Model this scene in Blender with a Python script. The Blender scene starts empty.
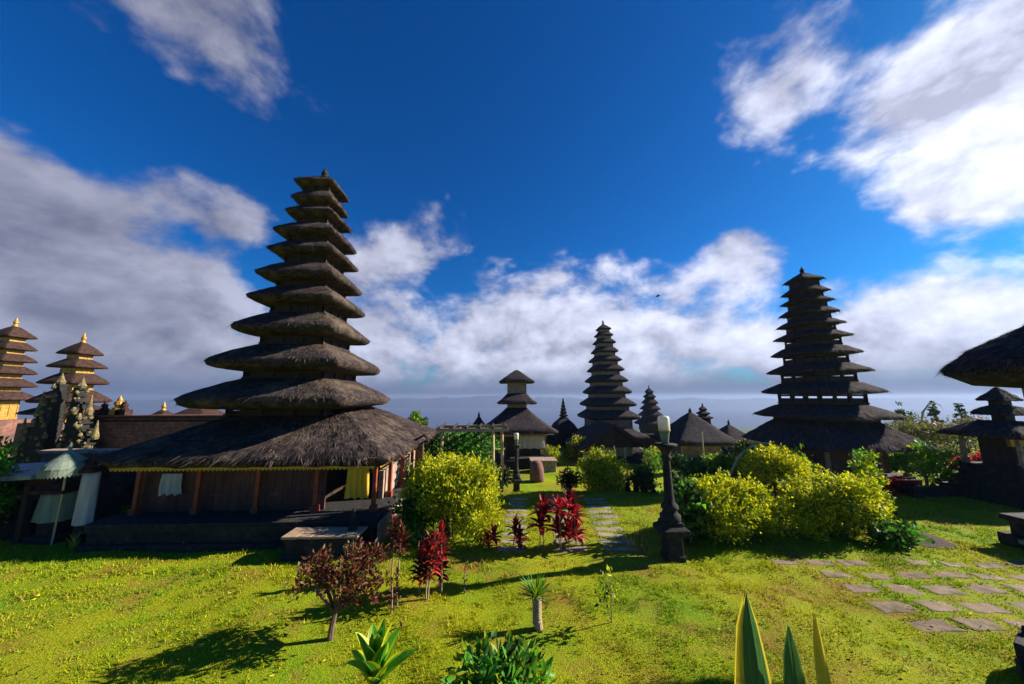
import bpy, bmesh, math, random
import numpy as np
from mathutils import Vector, Matrix, noise

random.seed(7)
RNG = np.random.default_rng(11)
scene = bpy.context.scene
C = scene.collection
PI = math.pi

# ------------------------------------------------------------------ camera
F, HOR, EYE = 341.0, 55.0, 3.5
pitch = math.atan2(HOR, F)
yaw = math.atan2(15, F)
cam_d = bpy.data.cameras.new('camera')
cam_d.sensor_width = 36.0
cam_d.lens = 36.0 * F / 1024.0
cam_d.clip_start = 0.05
cam_d.clip_end = 20000
cam = bpy.data.objects.new('camera', cam_d)
C.objects.link(cam)
cam.location = (0, 0, EYE)
cam.rotation_euler = (PI / 2 + pitch, 0, -yaw)
scene.camera = cam
cp, sp, cy, sy = math.cos(pitch), math.sin(pitch), math.cos(yaw), math.sin(yaw)
FW = Vector((sy * cp, cy * cp, sp)); RT = Vector((cy, -sy, 0)); UP = RT.cross(FW)


def ray(x, y):
    return FW + RT * ((x - 512) / F) + UP * ((342 - y) / F)


def at(x, y, Y):
    d = ray(x, y)
    return Vector((0, 0, EYE)) + d * (Y / d.y)


# ------------------------------------------------------------------ light
SUN_EL, SUN_AZ = math.radians(26.6), math.radians(11.5)      # azimuth ahead of the +X axis
SUN = Vector((math.cos(SUN_EL) * math.cos(SUN_AZ), math.cos(SUN_EL) * math.sin(SUN_AZ), math.sin(SUN_EL)))
sun_d = bpy.data.lights.new('sun', 'SUN')
sun_d.energy = 5.0
sun_d.angle = math.radians(0.5)
sun_d.color = (1.0, 0.91, 0.77)
sun = bpy.data.objects.new('sun', sun_d)
C.objects.link(sun)
sun.rotation_euler = SUN.to_track_quat('Z', 'Y').to_euler()
scene.view_settings.view_transform = 'Standard'
scene.view_settings.look = 'None'
scene.view_settings.exposure = 1.35
scene.view_settings.gamma = 1.0
SKY_STRENGTH = 0.05

world = bpy.data.worlds.new('World')
scene.world = world
world.use_nodes = True
nt = world.node_tree
for n in list(nt.nodes):
    nt.nodes.remove(n)


def N(tree, typ, **kw):
    n = tree.nodes.new(typ)
    for k, v in kw.items():
        setattr(n, k, v)
    return n


def build_world():
    L = nt.links.new

    def math_(op, a, b=None, c=None, clamp=False):
        n = N(nt, 'ShaderNodeMath', operation=op, use_clamp=clamp)
        for i, v in enumerate((a, b, c)):
            if v is None:
                continue
            if isinstance(v, (int, float)):
                n.inputs[i].default_value = v
            else:
                L(v, n.inputs[i])
        return n.outputs[0]

    def vmath(op, a, b=None, s=None):
        n = N(nt, 'ShaderNodeVectorMath', operation=op)
        for i, v in enumerate((a, b)):
            if v is None:
                continue
            if isinstance(v, (tuple, list, Vector)):
                n.inputs[i].default_value = tuple(v)
            else:
                L(v, n.inputs[i])
        if s is not None:
            n.inputs['Scale'].default_value = s
        return n.outputs['Value'] if op in ('DOT_PRODUCT', 'LENGTH') else n.outputs[0]

    def maprange(v, a, b, c=0.0, d=1.0, smooth=True):
        n = N(nt, 'ShaderNodeMapRange')
        n.interpolation_type = 'SMOOTHSTEP' if smooth else 'LINEAR'
        n.clamp = True if not smooth else True
        L(v, n.inputs[0])
        for i, q in enumerate((a, b, c, d)):
            n.inputs[i + 1].default_value = q
        return n.outputs[0]

    tc = N(nt, 'ShaderNodeTexCoord')
    d = vmath('NORMALIZE', tc.outputs['Generated'])
    sky = N(nt, 'ShaderNodeTexSky', sky_type='NISHITA')
    sky.sun_disc = False
    sky.sun_elevation = SUN_EL
    sky.sun_rotation = PI / 2 - SUN_AZ
    sky.altitude = 900
    sky.air_density = 1.0
    sky.dust_density = 0.6
    sky.ozone_density = 3.0
    hs = N(nt, 'ShaderNodeHueSaturation')
    hs.inputs['Saturation'].default_value = 1.32
    hs.inputs['Hue'].default_value = 0.505
    L(sky.outputs[0], hs.inputs['Color'])
    gm = N(nt, 'ShaderNodeGamma')
    gm.inputs[1].default_value = 1.0
    L(hs.outputs[0], gm.inputs[0])
    bg_sky = N(nt, 'ShaderNodeBackground')
    bg_sky.inputs[1].default_value = SKY_STRENGTH
    ml = N(nt, 'ShaderNodeMix', data_type='RGBA', blend_type='MULTIPLY')
    ml.inputs[0].default_value = 1.0
    ml.inputs[7].default_value = (0.18, 0.74, 1.02, 1)
    L(gm.outputs[0], ml.inputs[6])
    L(ml.outputs[2], bg_sky.inputs[0])

    # cloud banks: centre direction (given as azimuth to the right of +Y and elevation), angular half sizes, weight
    def direction(px, py):
        return ray(px, py).normalized()

    banks = [  # px, py, half width px, half height px, weight, brightness
        (70, 330, 250, 190, 1.02, 0.25), (20, 210, 120, 90, .80, 0.22), (195, 10, 120, 95, .68, 0.24),
        (215, 215, 110, 65, .62, 0.22), (330, 345, 200, 120, .80, .45),
        (400, 250, 95, 75, .60, 0.42), (560, 355, 290, 112, .84, .72), (745, 255, 65, 55, .80, .62), (680, 300, 130, 70, .6, .65),
        (960, 70, 170, 125, .76, 1.0), (985, 160, 130, 85, .86, 1.1), (810, 80, 100, 100, .58, 0.6),
        (880, 350, 240, 90, .80, .85), (955, 345, 150, 70, .80, .9), (985, 288, 60, 20, .55, .9), (840, 290, 60, 30, .60, .85),
        (1250, 250, 260, 170, .7, 0.9), (-250, 200, 300, 230, .8, 0.3), (600, 400, 900, 55, .85, .42), (1150, 395, 300, 80, .8, .9),
    ]
    cov = None
    bri = None
    wsum = None
    for px, py, hw, hh, w, b in banks:
        c = direction(px, py)
        r = Vector((c.y, -c.x, 0)).normalized()
        u = r.cross(c)
        a1 = max(direction(px + hw, py).angle(c), direction(px - hw, py).angle(c))
        a2 = max(direction(px, py + hh).angle(c), direction(px, py - hh).angle(c))
        du = math_('DIVIDE', vmath('DOT_PRODUCT', d, r), math.sin(min(a1, 1.2)))
        dv = math_('DIVIDE', vmath('DOT_PRODUCT', d, u), math.sin(min(a2, 1.2)))
        front = maprange(vmath('DOT_PRODUCT', d, c), 0.0, 0.25)
        q = math_('ADD', math_('MULTIPLY', du, du), math_('MULTIPLY', dv, dv))
        f = math_('MULTIPLY', math_('MULTIPLY', math_('EXPONENT', math_('MULTIPLY', q, -1.1)), w), front)
        cov = f if cov is None else math_('MAXIMUM', cov, f)
        f2 = math_('MULTIPLY', f, f)
        fb = math_('MULTIPLY', f2, b)
        bri = fb if bri is None else math_('ADD', bri, fb)
        wsum = f2 if wsum is None else math_('ADD', wsum, f2)
    bright = math_('DIVIDE', bri, math_('ADD', wsum, 0.002))

    # clouds lie on a flattened dome, so they shrink towards the horizon
    sep = N(nt, 'ShaderNodeSeparateXYZ')
    L(d, sep.inputs[0])
    scl = N(nt, 'ShaderNodeVectorMath', operation='MULTIPLY')
    L(d, scl.inputs[0])
    scl.inputs[1].default_value = (1.0, 1.0, 1.45)

    def fbm(vec, scale, detail, rough, dist=0.0):
        n = N(nt, 'ShaderNodeTexNoise')
        n.inputs['Scale'].default_value = scale
        n.inputs['Detail'].default_value = detail
        n.inputs['Roughness'].default_value = rough
        n.inputs['Distortion'].default_value = dist
        L(vec, n.inputs['Vector'])
        return n.outputs[0]

    base = scl.outputs[0]
    n1 = fbm(base, 4.2, 9, 0.55, 0.25)
    n2 = fbm(base, 13.0, 6, 0.55, 0.1)
    sh = N(nt, 'ShaderNodeVectorMath', operation='ADD')
    L(base, sh.inputs[0])
    sh.inputs[1].default_value = tuple(SUN * 0.05 + Vector((0, 0, .03)))
    n1s = fbm(sh.outputs[0], 4.2, 9, 0.55, 0.25)
    n2s = fbm(sh.outputs[0], 13.0, 6, 0.55, 0.1)
    tot = math_('ADD', math_('MULTIPLY', n1, 0.74), math_('MULTIPLY', n2, 0.26))
    tots = math_('ADD', math_('MULTIPLY', n1s, 0.74), math_('MULTIPLY', n2s, 0.26))
    dens = math_('ADD', math_('SUBTRACT', tot, 0.5), math_('MULTIPLY', math_('SUBTRACT', cov, 0.40), 0.62))
    alpha = maprange(dens, -0.02, 0.17)
    thick = maprange(dens, 0.05, 0.32)
    relief = math_('MULTIPLY', math_('SUBTRACT', tot, tots), 3.8)
    lit = math_('ADD', relief, 0.5, clamp=True)
    # brightness of the cloud: its own bank's brightness, raised where its sunward side thins out
    lum = math_('MULTIPLY', math_('ADD', math_('MULTIPLY', lit, 0.75), 0.5), math_('ADD', math_('MULTIPLY', bright, 0.80), 0.03))
    cr = N(nt, 'ShaderNodeValToRGB')
    el = cr.color_ramp.elements
    el[0].position = 0.0; el[0].color = (0.06, 0.07, 0.115, 1)
    el[1].position = 1.0; el[1].color = (0.62, 0.64, 0.70, 1)
    for p, c in ((0.14, (0.10, 0.107, 0.155, 1)), (0.32, (0.21, 0.217, 0.285, 1)), (0.6, (0.38, 0.40, 0.50, 1))):
        e = el.new(p)
        e.color = c
    L(lum, cr.inputs[0])
    bg_c = N(nt, 'ShaderNodeBackground')
    bg_c.inputs[1].default_value = 0.80
    L(cr.outputs[0], bg_c.inputs[0])
    mix = N(nt, 'ShaderNodeMixShader')
    L(math_('MULTIPLY', alpha, 0.96), mix.inputs[0])
    L(bg_sky.outputs[0], mix.inputs[1])
    L(bg_c.outputs[0], mix.inputs[2])
    # blue-grey haze bank lying along the horizon and below it
    hz = N(nt, 'ShaderNodeBackground')
    hz.inputs[0].default_value = (0.052, 0.071, 0.131, 1)
    mix2 = N(nt, 'ShaderNodeMixShader')
    hfac = maprange(sep.outputs[2], 0.0, 0.10, 1.0, 0.0)
    L(hfac, mix2.inputs[0])
    L(mix.outputs[0], mix2.inputs[1])
    L(hz.outputs[0], mix2.inputs[2])
    out = N(nt, 'ShaderNodeOutputWorld')
    L(mix2.outputs[0], out.inputs[0])


build_world()
world.cycles.sampling_method = 'MANUAL'
world.cycles.sample_map_resolution = 512

# ------------------------------------------------------------------ materials
MATS = {}


def mat(name, stops, scale=4.0, detail=5.0, rough=0.85, bump=0.0, bump_scale=30.0, island=0.0, transl=0.0,
        stretch=(1, 1, 1), spec=0.3, coords='Object', second=None, metallic=0.0):
    """procedural material: noise ramp of stops [(pos, rgb)], optional bump, per-island variation, leaf translucency"""
    if name in MATS:
        return MATS[name]
    m = bpy.data.materials.new(name)
    m.use_nodes = True
    t = m.node_tree
    L = t.links.new
    b = t.nodes['Principled BSDF']
    outn = t.nodes['Material Output']
    tc = N(t, 'ShaderNodeTexCoord')
    mp = N(t, 'ShaderNodeMapping')
    mp.inputs['Scale'].default_value = stretch
    L(tc.outputs[coords], mp.inputs[0])
    nz = N(t, 'ShaderNodeTexNoise')
    nz.inputs['Scale'].default_value = scale
    nz.inputs['Detail'].default_value = detail
    nz.inputs['Roughness'].default_value = 0.6
    L(mp.outputs[0], nz.inputs['Vector'])
    fac = nz.outputs[0]
    if island:
        g = N(t, 'ShaderNodeNewGeometry')
        a = N(t, 'ShaderNodeMath', operation='MULTIPLY_ADD')
        L(g.outputs['Random Per Island'], a.inputs[0])
        a.inputs[1].default_value = island
        s = N(t, 'ShaderNodeMath', operation='SUBTRACT')
        L(nz.outputs[0], s.inputs[0])
        s.inputs[1].default_value = island * 0.5
        L(s.outputs[0], a.inputs[2])
        fac = a.outputs[0]
    cr = N(t, 'ShaderNodeValToRGB')
    e = cr.color_ramp.elements
    e[0].position, e[0].color = stops[0][0], (*stops[0][1], 1)
    e[1].position, e[1].color = stops[-1][0], (*stops[-1][1], 1)
    for p, c in stops[1:-1]:
        q = e.new(p)
        q.color = (*c, 1)
    L(fac, cr.inputs[0])
    col = cr.outputs[0]
    if second:        # patches of another colour: (rgb, scale, threshold low, high)
        rgb, sc, lo, hi = second
        n2 = N(t, 'ShaderNodeTexNoise')
        n2.inputs['Scale'].default_value = sc
        n2.inputs['Detail'].default_value = 6
        n2.inputs['Roughness'].default_value = 0.65
        L(tc.outputs[coords], n2.inputs['Vector'])
        mr = N(t, 'ShaderNodeMapRange')
        mr.inputs[1].default_value = lo
        mr.inputs[2].default_value = hi
        L(n2.outputs[0], mr.inputs[0])
        mx = N(t, 'ShaderNodeMix', data_type='RGBA')
        L(mr.outputs[0], mx.inputs[0])
        L(col, mx.inputs[6])
        mx.inputs[7].default_value = (*rgb, 1)
        col = mx.outputs[2]
    L(col, b.inputs['Base Color'])
    b.inputs['Roughness'].default_value = rough
    b.inputs['Specular IOR Level'].default_value = spec
    b.inputs['Metallic'].default_value = metallic
    if bump:
        n3 = N(t, 'ShaderNodeTexNoise')
        n3.inputs['Scale'].default_value = bump_scale
        n3.inputs['Detail'].default_value = 5
        L(mp.outputs[0], n3.inputs['Vector'])
        bp = N(t, 'ShaderNodeBump')
        bp.inputs['Strength'].default_value = 1.0
        bp.inputs['Distance'].default_value = bump
        L(n3.outputs[0], bp.inputs['Height'])
        L(bp.outputs[0], b.inputs['Normal'])
    if transl:
        tr = N(t, 'ShaderNodeBsdfTranslucent')
        L(col, tr.inputs['Color'])
        mx = N(t, 'ShaderNodeMixShader')
        mx.inputs[0].default_value = transl
        L(b.outputs[0], mx.inputs[1])
        L(tr.outputs[0], mx.inputs[2])
        L(mx.outputs[0], outn.inputs[0])
    MATS[name] = m
    return m


M_THATCH = mat('thatch_weathered', [(.30, (.014, .011, .012)), (.52, (.042, .031, .031)), (.72, (.11, .082, .072))], 5, 8, .95,
               .04, 26, stretch=(1, 1, 2.2), second=((.125, .092, .068), .9, .50, .68), spec=.1)
M_STRAW = mat('thatch_straw', [(.2, (.009, .007, .008)), (.5, (.036, .026, .023)), (.8, (.15, .108, .082))], 1.3, 4, .95, island=.55, spec=.1)
M_THATCH_DARK = mat('thatch_dark', [(.3, (.018, .015, .018)), (.55, (.045, .036, .040)), (.75, (.10, .075, .075))], 6, 8, .95,
                    .05, 24, stretch=(1, 1, 2.2), spec=.1)
M_STRAW_DARK = mat('straw_dark', [(.2, (.014, .012, .014)), (.5, (.045, .035, .038)), (.8, (.13, .095, .09))], 2, 4, .95, island=.5, spec=.1)
M_THATCH_BROWN = mat('thatch_brown', [(.3, (.020, .010, .009)), (.55, (.050, .028, .023)), (.75, (.085, .05, .04))], 6, 8, .95, .04, 24, spec=.1)
M_MOSS = mat('thatch_moss', [(.3, (.03, .036, .01)), (.6, (.085, .095, .016)), (.8, (.16, .17, .025))], 8, 4, .95, island=.4)
M_WOOD = mat('dark_wood', [(.3, (.012, .008, .007)), (.7, (.05, .030, .022))], 6, 6, .7, .01, 40, stretch=(1, 1, .2))
M_WOOD_RED = mat('red_painted_wood', [(.3, (.16, .028, .012)), (.7, (.28, .055, .02))], 5, 5, .6, .004, 40)
M_WOOD_TAN = mat('tan_wood', [(.3, (.22, .14, .085)), (.7, (.42, .30, .20))], 5, 6, .7, .006, 40, stretch=(.3, 2, 2))
M_YELLOW_TRIM = mat('yellow_trim', [(.3, (.40, .24, .02)), (.7, (.60, .40, .04))], 9, 4, .6)
M_GOLD = mat('gilded_wood', [(.3, (.20, .095, .012)), (.7, (.46, .26, .03))], 7, 5, .42, .01, 60, spec=.6, metallic=.25)
M_STONE = mat('black_lava_stone', [(.3, (.008, .0075, .008)), (.55, (.022, .020, .020)), (.78, (.062, .056, .052))], 7, 8, .92, .02, 40)
M_STONE_PALE = mat('pale_weathered_stone', [(.3, (.10, .085, .07)), (.55, (.20, .17, .125)), (.75, (.38, .33, .24))], 8, 8, .9, .02, 40)
M_STONE_GILT = mat('yellowed_carved_stone', [(.3, (.06, .046, .022)), (.55, (.17, .13, .06)), (.75, (.34, .27, .13))], 8, 8, .9, .02, 40)
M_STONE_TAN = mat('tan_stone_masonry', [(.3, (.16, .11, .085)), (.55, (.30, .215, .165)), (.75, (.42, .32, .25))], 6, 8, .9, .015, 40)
M_BRICK = mat('red_brick_wall', [(.3, (.10, .045, .036)), (.55, (.19, .085, .066)), (.75, (.27, .15, .12))], 5, 8, .9, .02, 35,
              second=((.06, .045, .045), 1.2, .5, .7))
M_WALL = mat('brown_plaster_wall', [(.3, (.07, .035, .028)), (.6, (.16, .085, .06)), (.8, (.28, .18, .12))], 3, 7, .9, .01, 30)
M_WALL_DARK = mat('dark_red_brown_boards', [(.3, (.040, .016, .013)), (.6, (.11, .045, .034)), (.8, (.20, .11, .075))], 4, 7, .85, .01, 30, stretch=(1, 1, .3))
M_STONE_GATE = mat('blackened_mossy_stone', [(.3, (.008, .009, .008)), (.6, (.022, .021, .019)), (.8, (.055, .05, .038))], 6, 8, .95, .03, 30)
M_CREAM = mat('cream_painted_wall', [(.3, (.36, .28, .20)), (.7, (.55, .45, .34))], 4, 6, .85, .004, 30)
M_SOIL = mat('dark_soil', [(.3, (.025, .017, .015)), (.7, (.09, .06, .05))], 14, 8, .98, .04, 60)
M_PAVER = mat('grey_brown_paver', [(.3, (.10, .062, .036)), (.55, (.19, .13, .088)), (.75, (.28, .20, .145))], 4.5, 8, .92, .01, 50,
              second=((.06, .055, .012), 2.6, .50, .62))
M_PAVER_WALK = mat('tan_grey_walk_slab', [(.3, (.14, .115, .085)), (.55, (.25, .21, .16)), (.75, (.36, .31, .25))], 4.5, 8, .92, .01, 50, second=((.10, .10, .02), 2.6, .5, .64))
M_CLOTH_W = mat('white_cloth', [(.3, (.36, .34, .31)), (.7, (.56, .54, .50))], 3, 4, .85, .01, 14, stretch=(4, 4, .4), transl=.2)
M_CLOTH_G = mat('grey_green_cloth', [(.3, (.14, .18, .14)), (.7, (.25, .30, .23))], 3, 4, .85, .01, 14, stretch=(4, 4, .4), transl=.2)
M_CLOTH_Y = mat('yellow_cloth', [(.3, (.62, .36, .02)), (.7, (.80, .55, .05))], 3, 4, .85, .01, 14, stretch=(4, 4, .4), transl=.15)
M_GREYMETAL = mat('grey_sheet', [(.3, (.16, .15, .15)), (.7, (.30, .29, .28))], 4, 6, .6)
M_GLASSY = mat('frosted_lantern_glass', [(.3, (.55, .53, .44)), (.7, (.78, .76, .66))], 6, 3, .25, spec=.5, transl=.35)
M_LANTERN_DK = mat('green_grey_lantern_base', [(.3, (.07, .10, .075)), (.7, (.16, .20, .14))], 6, 4, .4)
M_BAMBOO = mat('yellow_bamboo', [(.3, (.36, .25, .10)), (.7, (.58, .46, .24))], 5, 4, .5, stretch=(1, 1, .3))
M_BARK = mat('brown_bark', [(.3, (.06, .035, .022)), (.7, (.17, .11, .07))], 8, 6, .95, .01, 50, stretch=(1, 1, .3))
M_BARK_PALE = mat('pale_bark', [(.3, (.22, .15, .09)), (.7, (.42, .31, .20))], 8, 6, .95, .01, 50, stretch=(1, 1, .4))
LEAF = dict(scale=2.5, detail=3, rough=.5, island=.5, transl=.38, spec=.25)
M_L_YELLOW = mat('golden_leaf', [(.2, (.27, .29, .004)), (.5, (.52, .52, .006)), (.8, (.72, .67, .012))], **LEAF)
M_L_LIME = mat('lime_leaf', [(.2, (.08, .15, .005)), (.5, (.19, .28, .008)), (.8, (.34, .42, .012))], **LEAF)
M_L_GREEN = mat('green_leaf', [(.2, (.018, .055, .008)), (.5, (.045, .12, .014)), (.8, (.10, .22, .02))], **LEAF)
M_L_BRIGHT = mat('bright_green_leaf', [(.2, (.04, .17, .012)), (.5, (.08, .30, .02)), (.8, (.17, .42, .03))], **LEAF)
M_L_DARK = mat('dark_green_leaf', [(.2, (.008, .022, .008)), (.5, (.02, .05, .014)), (.8, (.04, .09, .02))], **LEAF)
M_L_RED = mat('crimson_leaf', [(.2, (.18, .006, .012)), (.5, (.44, .014, .02)), (.8, (.66, .05, .03))], **LEAF)
M_L_MAROON = mat('maroon_leaf', [(.2, (.035, .006, .010)), (.5, (.095, .014, .016)), (.8, (.20, .035, .020))], **LEAF)
M_L_BRONZE = mat('bronze_leaf', [(.2, (.05, .020, .012)), (.5, (.13, .045, .018)), (.8, (.22, .10, .03))], **LEAF)
M_L_OLIVE = mat('olive_leaf', [(.2, (.06, .05, .022)), (.5, (.12, .10, .04)), (.8, (.20, .16, .06))], **LEAF)


# ------------------------------------------------------------------ object helpers
def link(name, me, m, parent=None, loc=None):
    o = bpy.data.objects.new(name, me)
    C.objects.link(o)
    ms = m if isinstance(m, (list, tuple)) else [m]
    for q in ms:
        if q is not None:
            me.materials.append(q)
    if parent is not None:
        o.parent = parent
    if loc is not None:
        o.location = loc
    return o


def tag(o, label, cat, group=None, kind=None):
    if label:
        o['label'] = label
    if cat:
        o['category'] = cat
    if group:
        o['group'] = group
    if kind:
        o['kind'] = kind
    return o


def thing(name, label, cat, loc=(0, 0, 0), rotz=0.0, group=None):
    o = bpy.data.objects.new(name, None)
    o.empty_display_size = .2
    C.objects.link(o)
    o.location = loc
    o.rotation_euler = (0, 0, rotz)
    return tag(o, label, cat, group)


def copy_tree(o, parent=None):
    c = o.copy()
    C.objects.link(c)
    if parent is not None:
        c.parent = parent
    for ch in list(o.children):
        copy_tree(ch, c)
    return c


class MB:
    """collects shapes into one mesh"""
    def __init__(s):
        s.v = []; s.f = []; s.mi = []

    def add(s, vs, fs, mi=0):
        b = len(s.v)
        s.v += [tuple(q) for q in vs]
        s.f += [tuple(b + i for i in f) for f in fs]
        s.mi += [mi] * len(fs)
        return s

    def box(s, c, size, rz=0.0, taper=1.0, mi=0, jit=0.0):
        x, y, z = [q / 2 for q in size]
        ca, sa = math.cos(rz), math.sin(rz)
        vs = []
        for dz, k in ((-z, 1.0), (z, taper)):
            for dx, dy in ((-x, -y), (x, -y), (x, y), (-x, y)):
                X, Y = dx * k, dy * k
                vs.append((c[0] + X * ca - Y * sa + random.uniform(-jit, jit), c[1] + X * sa + Y * ca + random.uniform(-jit, jit),
                           c[2] + dz + random.uniform(-jit, jit)))
        return s.add(vs, [(0, 3, 2, 1), (4, 5, 6, 7), (0, 1, 5, 4), (1, 2, 6, 5), (2, 3, 7, 6), (3, 0, 4, 7)], mi)

    def tube(s, pts, rad, n=8, mi=0, cap=True):
        pts = [Vector(p) for p in pts]
        if not isinstance(rad, (list, tuple)):
            rad = [rad] * len(pts)
        vs = []; fs = []
        for i, p in enumerate(pts):
            t = (pts[min(i + 1, len(pts) - 1)] - pts[max(i - 1, 0)])
            t = t.normalized() if t.length > 1e-9 else Vector((0, 0, 1))
            a = t.orthogonal().normalized() if abs(t.z) < .95 else Vector((1, 0, 0))
            a = (a - t * a.dot(t)).normalized()
            b = t.cross(a)
            for k in range(n):
                an = 2 * PI * k / n
                vs.append(p + (a * math.cos(an) + b * math.sin(an)) * rad[i])
        for i in range(len(pts) - 1):
            for k in range(n):
                fs.append((i * n + k, i * n + (k + 1) % n, (i + 1) * n + (k + 1) % n, (i + 1) * n + k))
        if cap:
            fs.append(tuple(range(n - 1, -1, -1)))
            fs.append(tuple((len(pts) - 1) * n + k for k in range(n)))
        return s.add(vs, fs, mi)

    def lathe(s, prof, c=(0, 0, 0), n=16, mi=0, square=False):
        """prof = [(radius, z)...]; square=True gives a four-sided moulding"""
        if square:
            n = 4
        vs = []; fs = []
        for r, z in prof:
            for k in range(n):
                a = 2 * PI * (k + (.5 if square else 0)) / n
                q = r * (math.sqrt(2) if square else 1)
                vs.append((c[0] + q * math.cos(a), c[1] + q * math.sin(a), c[2] + z))
        for i in range(len(prof) - 1):
            for k in range(n):
                fs.append((i * n + k, i * n + (k + 1) % n, (i + 1) * n + (k + 1) % n, (i + 1) * n + k))
        fs.append(tuple(range(n - 1, -1, -1)))
        fs.append(tuple((len(prof) - 1) * n + k for k in range(n)))
        return s.add(vs, fs, mi)

    def build(s, name, m, parent=None, loc=None, smooth=False, bevel=0.0):
        me = bpy.data.meshes.new(name)
        me.from_pydata(s.v, [], s.f)
        me.polygons.foreach_set('material_index', s.mi)
        if bevel:
            bm = bmesh.new()
            bm.from_mesh(me)
            bmesh.ops.bevel(bm, geom=bm.edges[:], offset=bevel, segments=1, affect='EDGES', clamp_overlap=True)
            bm.to_mesh(me)
            bm.free()
        if smooth:
            me.polygons.foreach_set('use_smooth', [True] * len(me.polygons))
        me.update()
        return link(name, me, m, parent, loc)


def np_mesh(name, verts, faces, mats, parent=None, mi=None, loc=None):
    """fast mesh from numpy arrays; faces is (n,3) or (n,4)"""
    me = bpy.data.meshes.new(name)
    k = faces.shape[1]
    me.vertices.add(len(verts))
    me.vertices.foreach_set('co', np.ascontiguousarray(verts, dtype=np.float32).ravel())
    me.loops.add(faces.size)
    me.loops.foreach_set('vertex_index', np.ascontiguousarray(faces, dtype=np.int32).ravel())
    me.polygons.add(len(faces))
    me.polygons.foreach_set('loop_start', np.arange(0, faces.size, k, dtype=np.int32))
    me.update(calc_edges=True)
    if mi is not None:
        me.polygons.foreach_set('material_index', np.ascontiguousarray(mi, dtype=np.int32))
    me.validate()
    return link(name, me, mats, parent, loc)


def unit(v):
    return v / np.maximum(np.linalg.norm(v, axis=-1, keepdims=True), 1e-9)


def leaf_arrays(pos, dirs, length, width, fold=.25):
    """a folded diamond leaf (2 triangles) at every pos, pointing along dirs"""
    n = len(pos)
    d = unit(dirs)
    rnd = RNG.normal(size=(n, 3))
    side = unit(np.cross(d, rnd))
    up = np.cross(side, d)
    L = (length * RNG.uniform(.65, 1.3, n))[:, None]
    W = (width * RNG.uniform(.7, 1.25, n))[:, None]
    a = pos
    b = pos + d * L * .45 + side * W * .5 + up * W * fold
    c = pos + d * L
    e = pos + d * L * .45 - side * W * .5 + up * W * fold
    v = np.stack([a, b, c, e], 1).reshape(-1, 3)
    i = np.arange(n)[:, None] * 4
    f = np.concatenate([i + np.array([[0, 1, 2]]), i + np.array([[0, 2, 3]])], 1).reshape(-1, 3)
    return v, f


def blob_points(blobs, n, shell=.55):
    """points in a union of ellipsoids (x,y,z,rx,ry,rz), gathered in clumps and denser towards the skin; returns pos, outward, depth 0..1"""
    B = np.array(blobs, float)
    w = (B[:, 3] * B[:, 4] * B[:, 5]) ** (2 / 3)
    pick = RNG.choice(len(B), n, p=w / w.sum())
    d = unit(RNG.normal(size=(n, 3)))
    r = 1 - (1 - RNG.uniform(0, 1, n) ** (1 / 3)) * (1.35 - shell)
    r = np.clip(r, .12, 1)
    p = B[pick, :3] + d * r[:, None] * B[pick, 3:]
    return p, d, r


def crown(name, blobs, n, leaf, width, mats, weights, parent, clump=.16, nclump=None, up=.5, tip_bias=0.0, zmin=.02, sprigs=0):
    """foliage built of leaf clumps spread through the crown's volume. tip_bias: how strongly mats[0] keeps to the outer growth"""
    nc = nclump or max(40, n // 22)
    cpos, cd, cr_ = blob_points(blobs, nc)
    which = RNG.integers(0, nc, n)
    p = cpos[which] + RNG.normal(size=(n, 3)) * clump * np.array([1, 1, .8])
    dirs = cd[which] * .7 + RNG.normal(size=(n, 3)) * .7 + np.array([0, 0, up])
    keep = p[:, 2] > zmin
    p, dirs, which = p[keep], dirs[keep], which[keep]
    if sprigs:      # single shoots standing out of the mass
        sp_, sd, _ = blob_points(blobs, sprigs, shell=1.2)
        sdir = unit(sd * .8 + np.array([0, 0, .9]) + RNG.normal(size=(sprigs, 3)) * .35)
        ln = RNG.uniform(.12, .36, sprigs)
        m = 13
        t = np.tile(np.linspace(0, 1, m), sprigs)
        pi = np.repeat(np.arange(sprigs), m)
        pp = sp_[pi] + sdir[pi] * (ln[pi] * t)[:, None] + RNG.normal(size=(len(pi), 3)) * .012
        dd = sdir[pi] * .7 + RNG.normal(size=(len(pi), 3)) * .6
        ok = pp[:, 2] > zmin
        p = np.concatenate([p, pp[ok]]); dirs = np.concatenate([dirs, dd[ok]])
        which = np.concatenate([which, RNG.integers(0, nc, ok.sum())])
    v, f = leaf_arrays(p, dirs, leaf, width)
    k = len(p)
    wts = np.array(weights, float) / sum(weights)
    cidx = RNG.choice(len(mats), nc, p=wts)
    mi = cidx[which]
    swap = RNG.uniform(size=k) < .3
    mi[swap] = RNG.choice(len(mats), swap.sum(), p=wts)
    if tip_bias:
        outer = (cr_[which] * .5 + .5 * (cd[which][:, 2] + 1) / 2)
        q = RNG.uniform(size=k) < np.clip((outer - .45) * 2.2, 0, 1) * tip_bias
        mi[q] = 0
    o = np_mesh(name, v, f, mats, parent, np.repeat(mi, 2))
    return o


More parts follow.
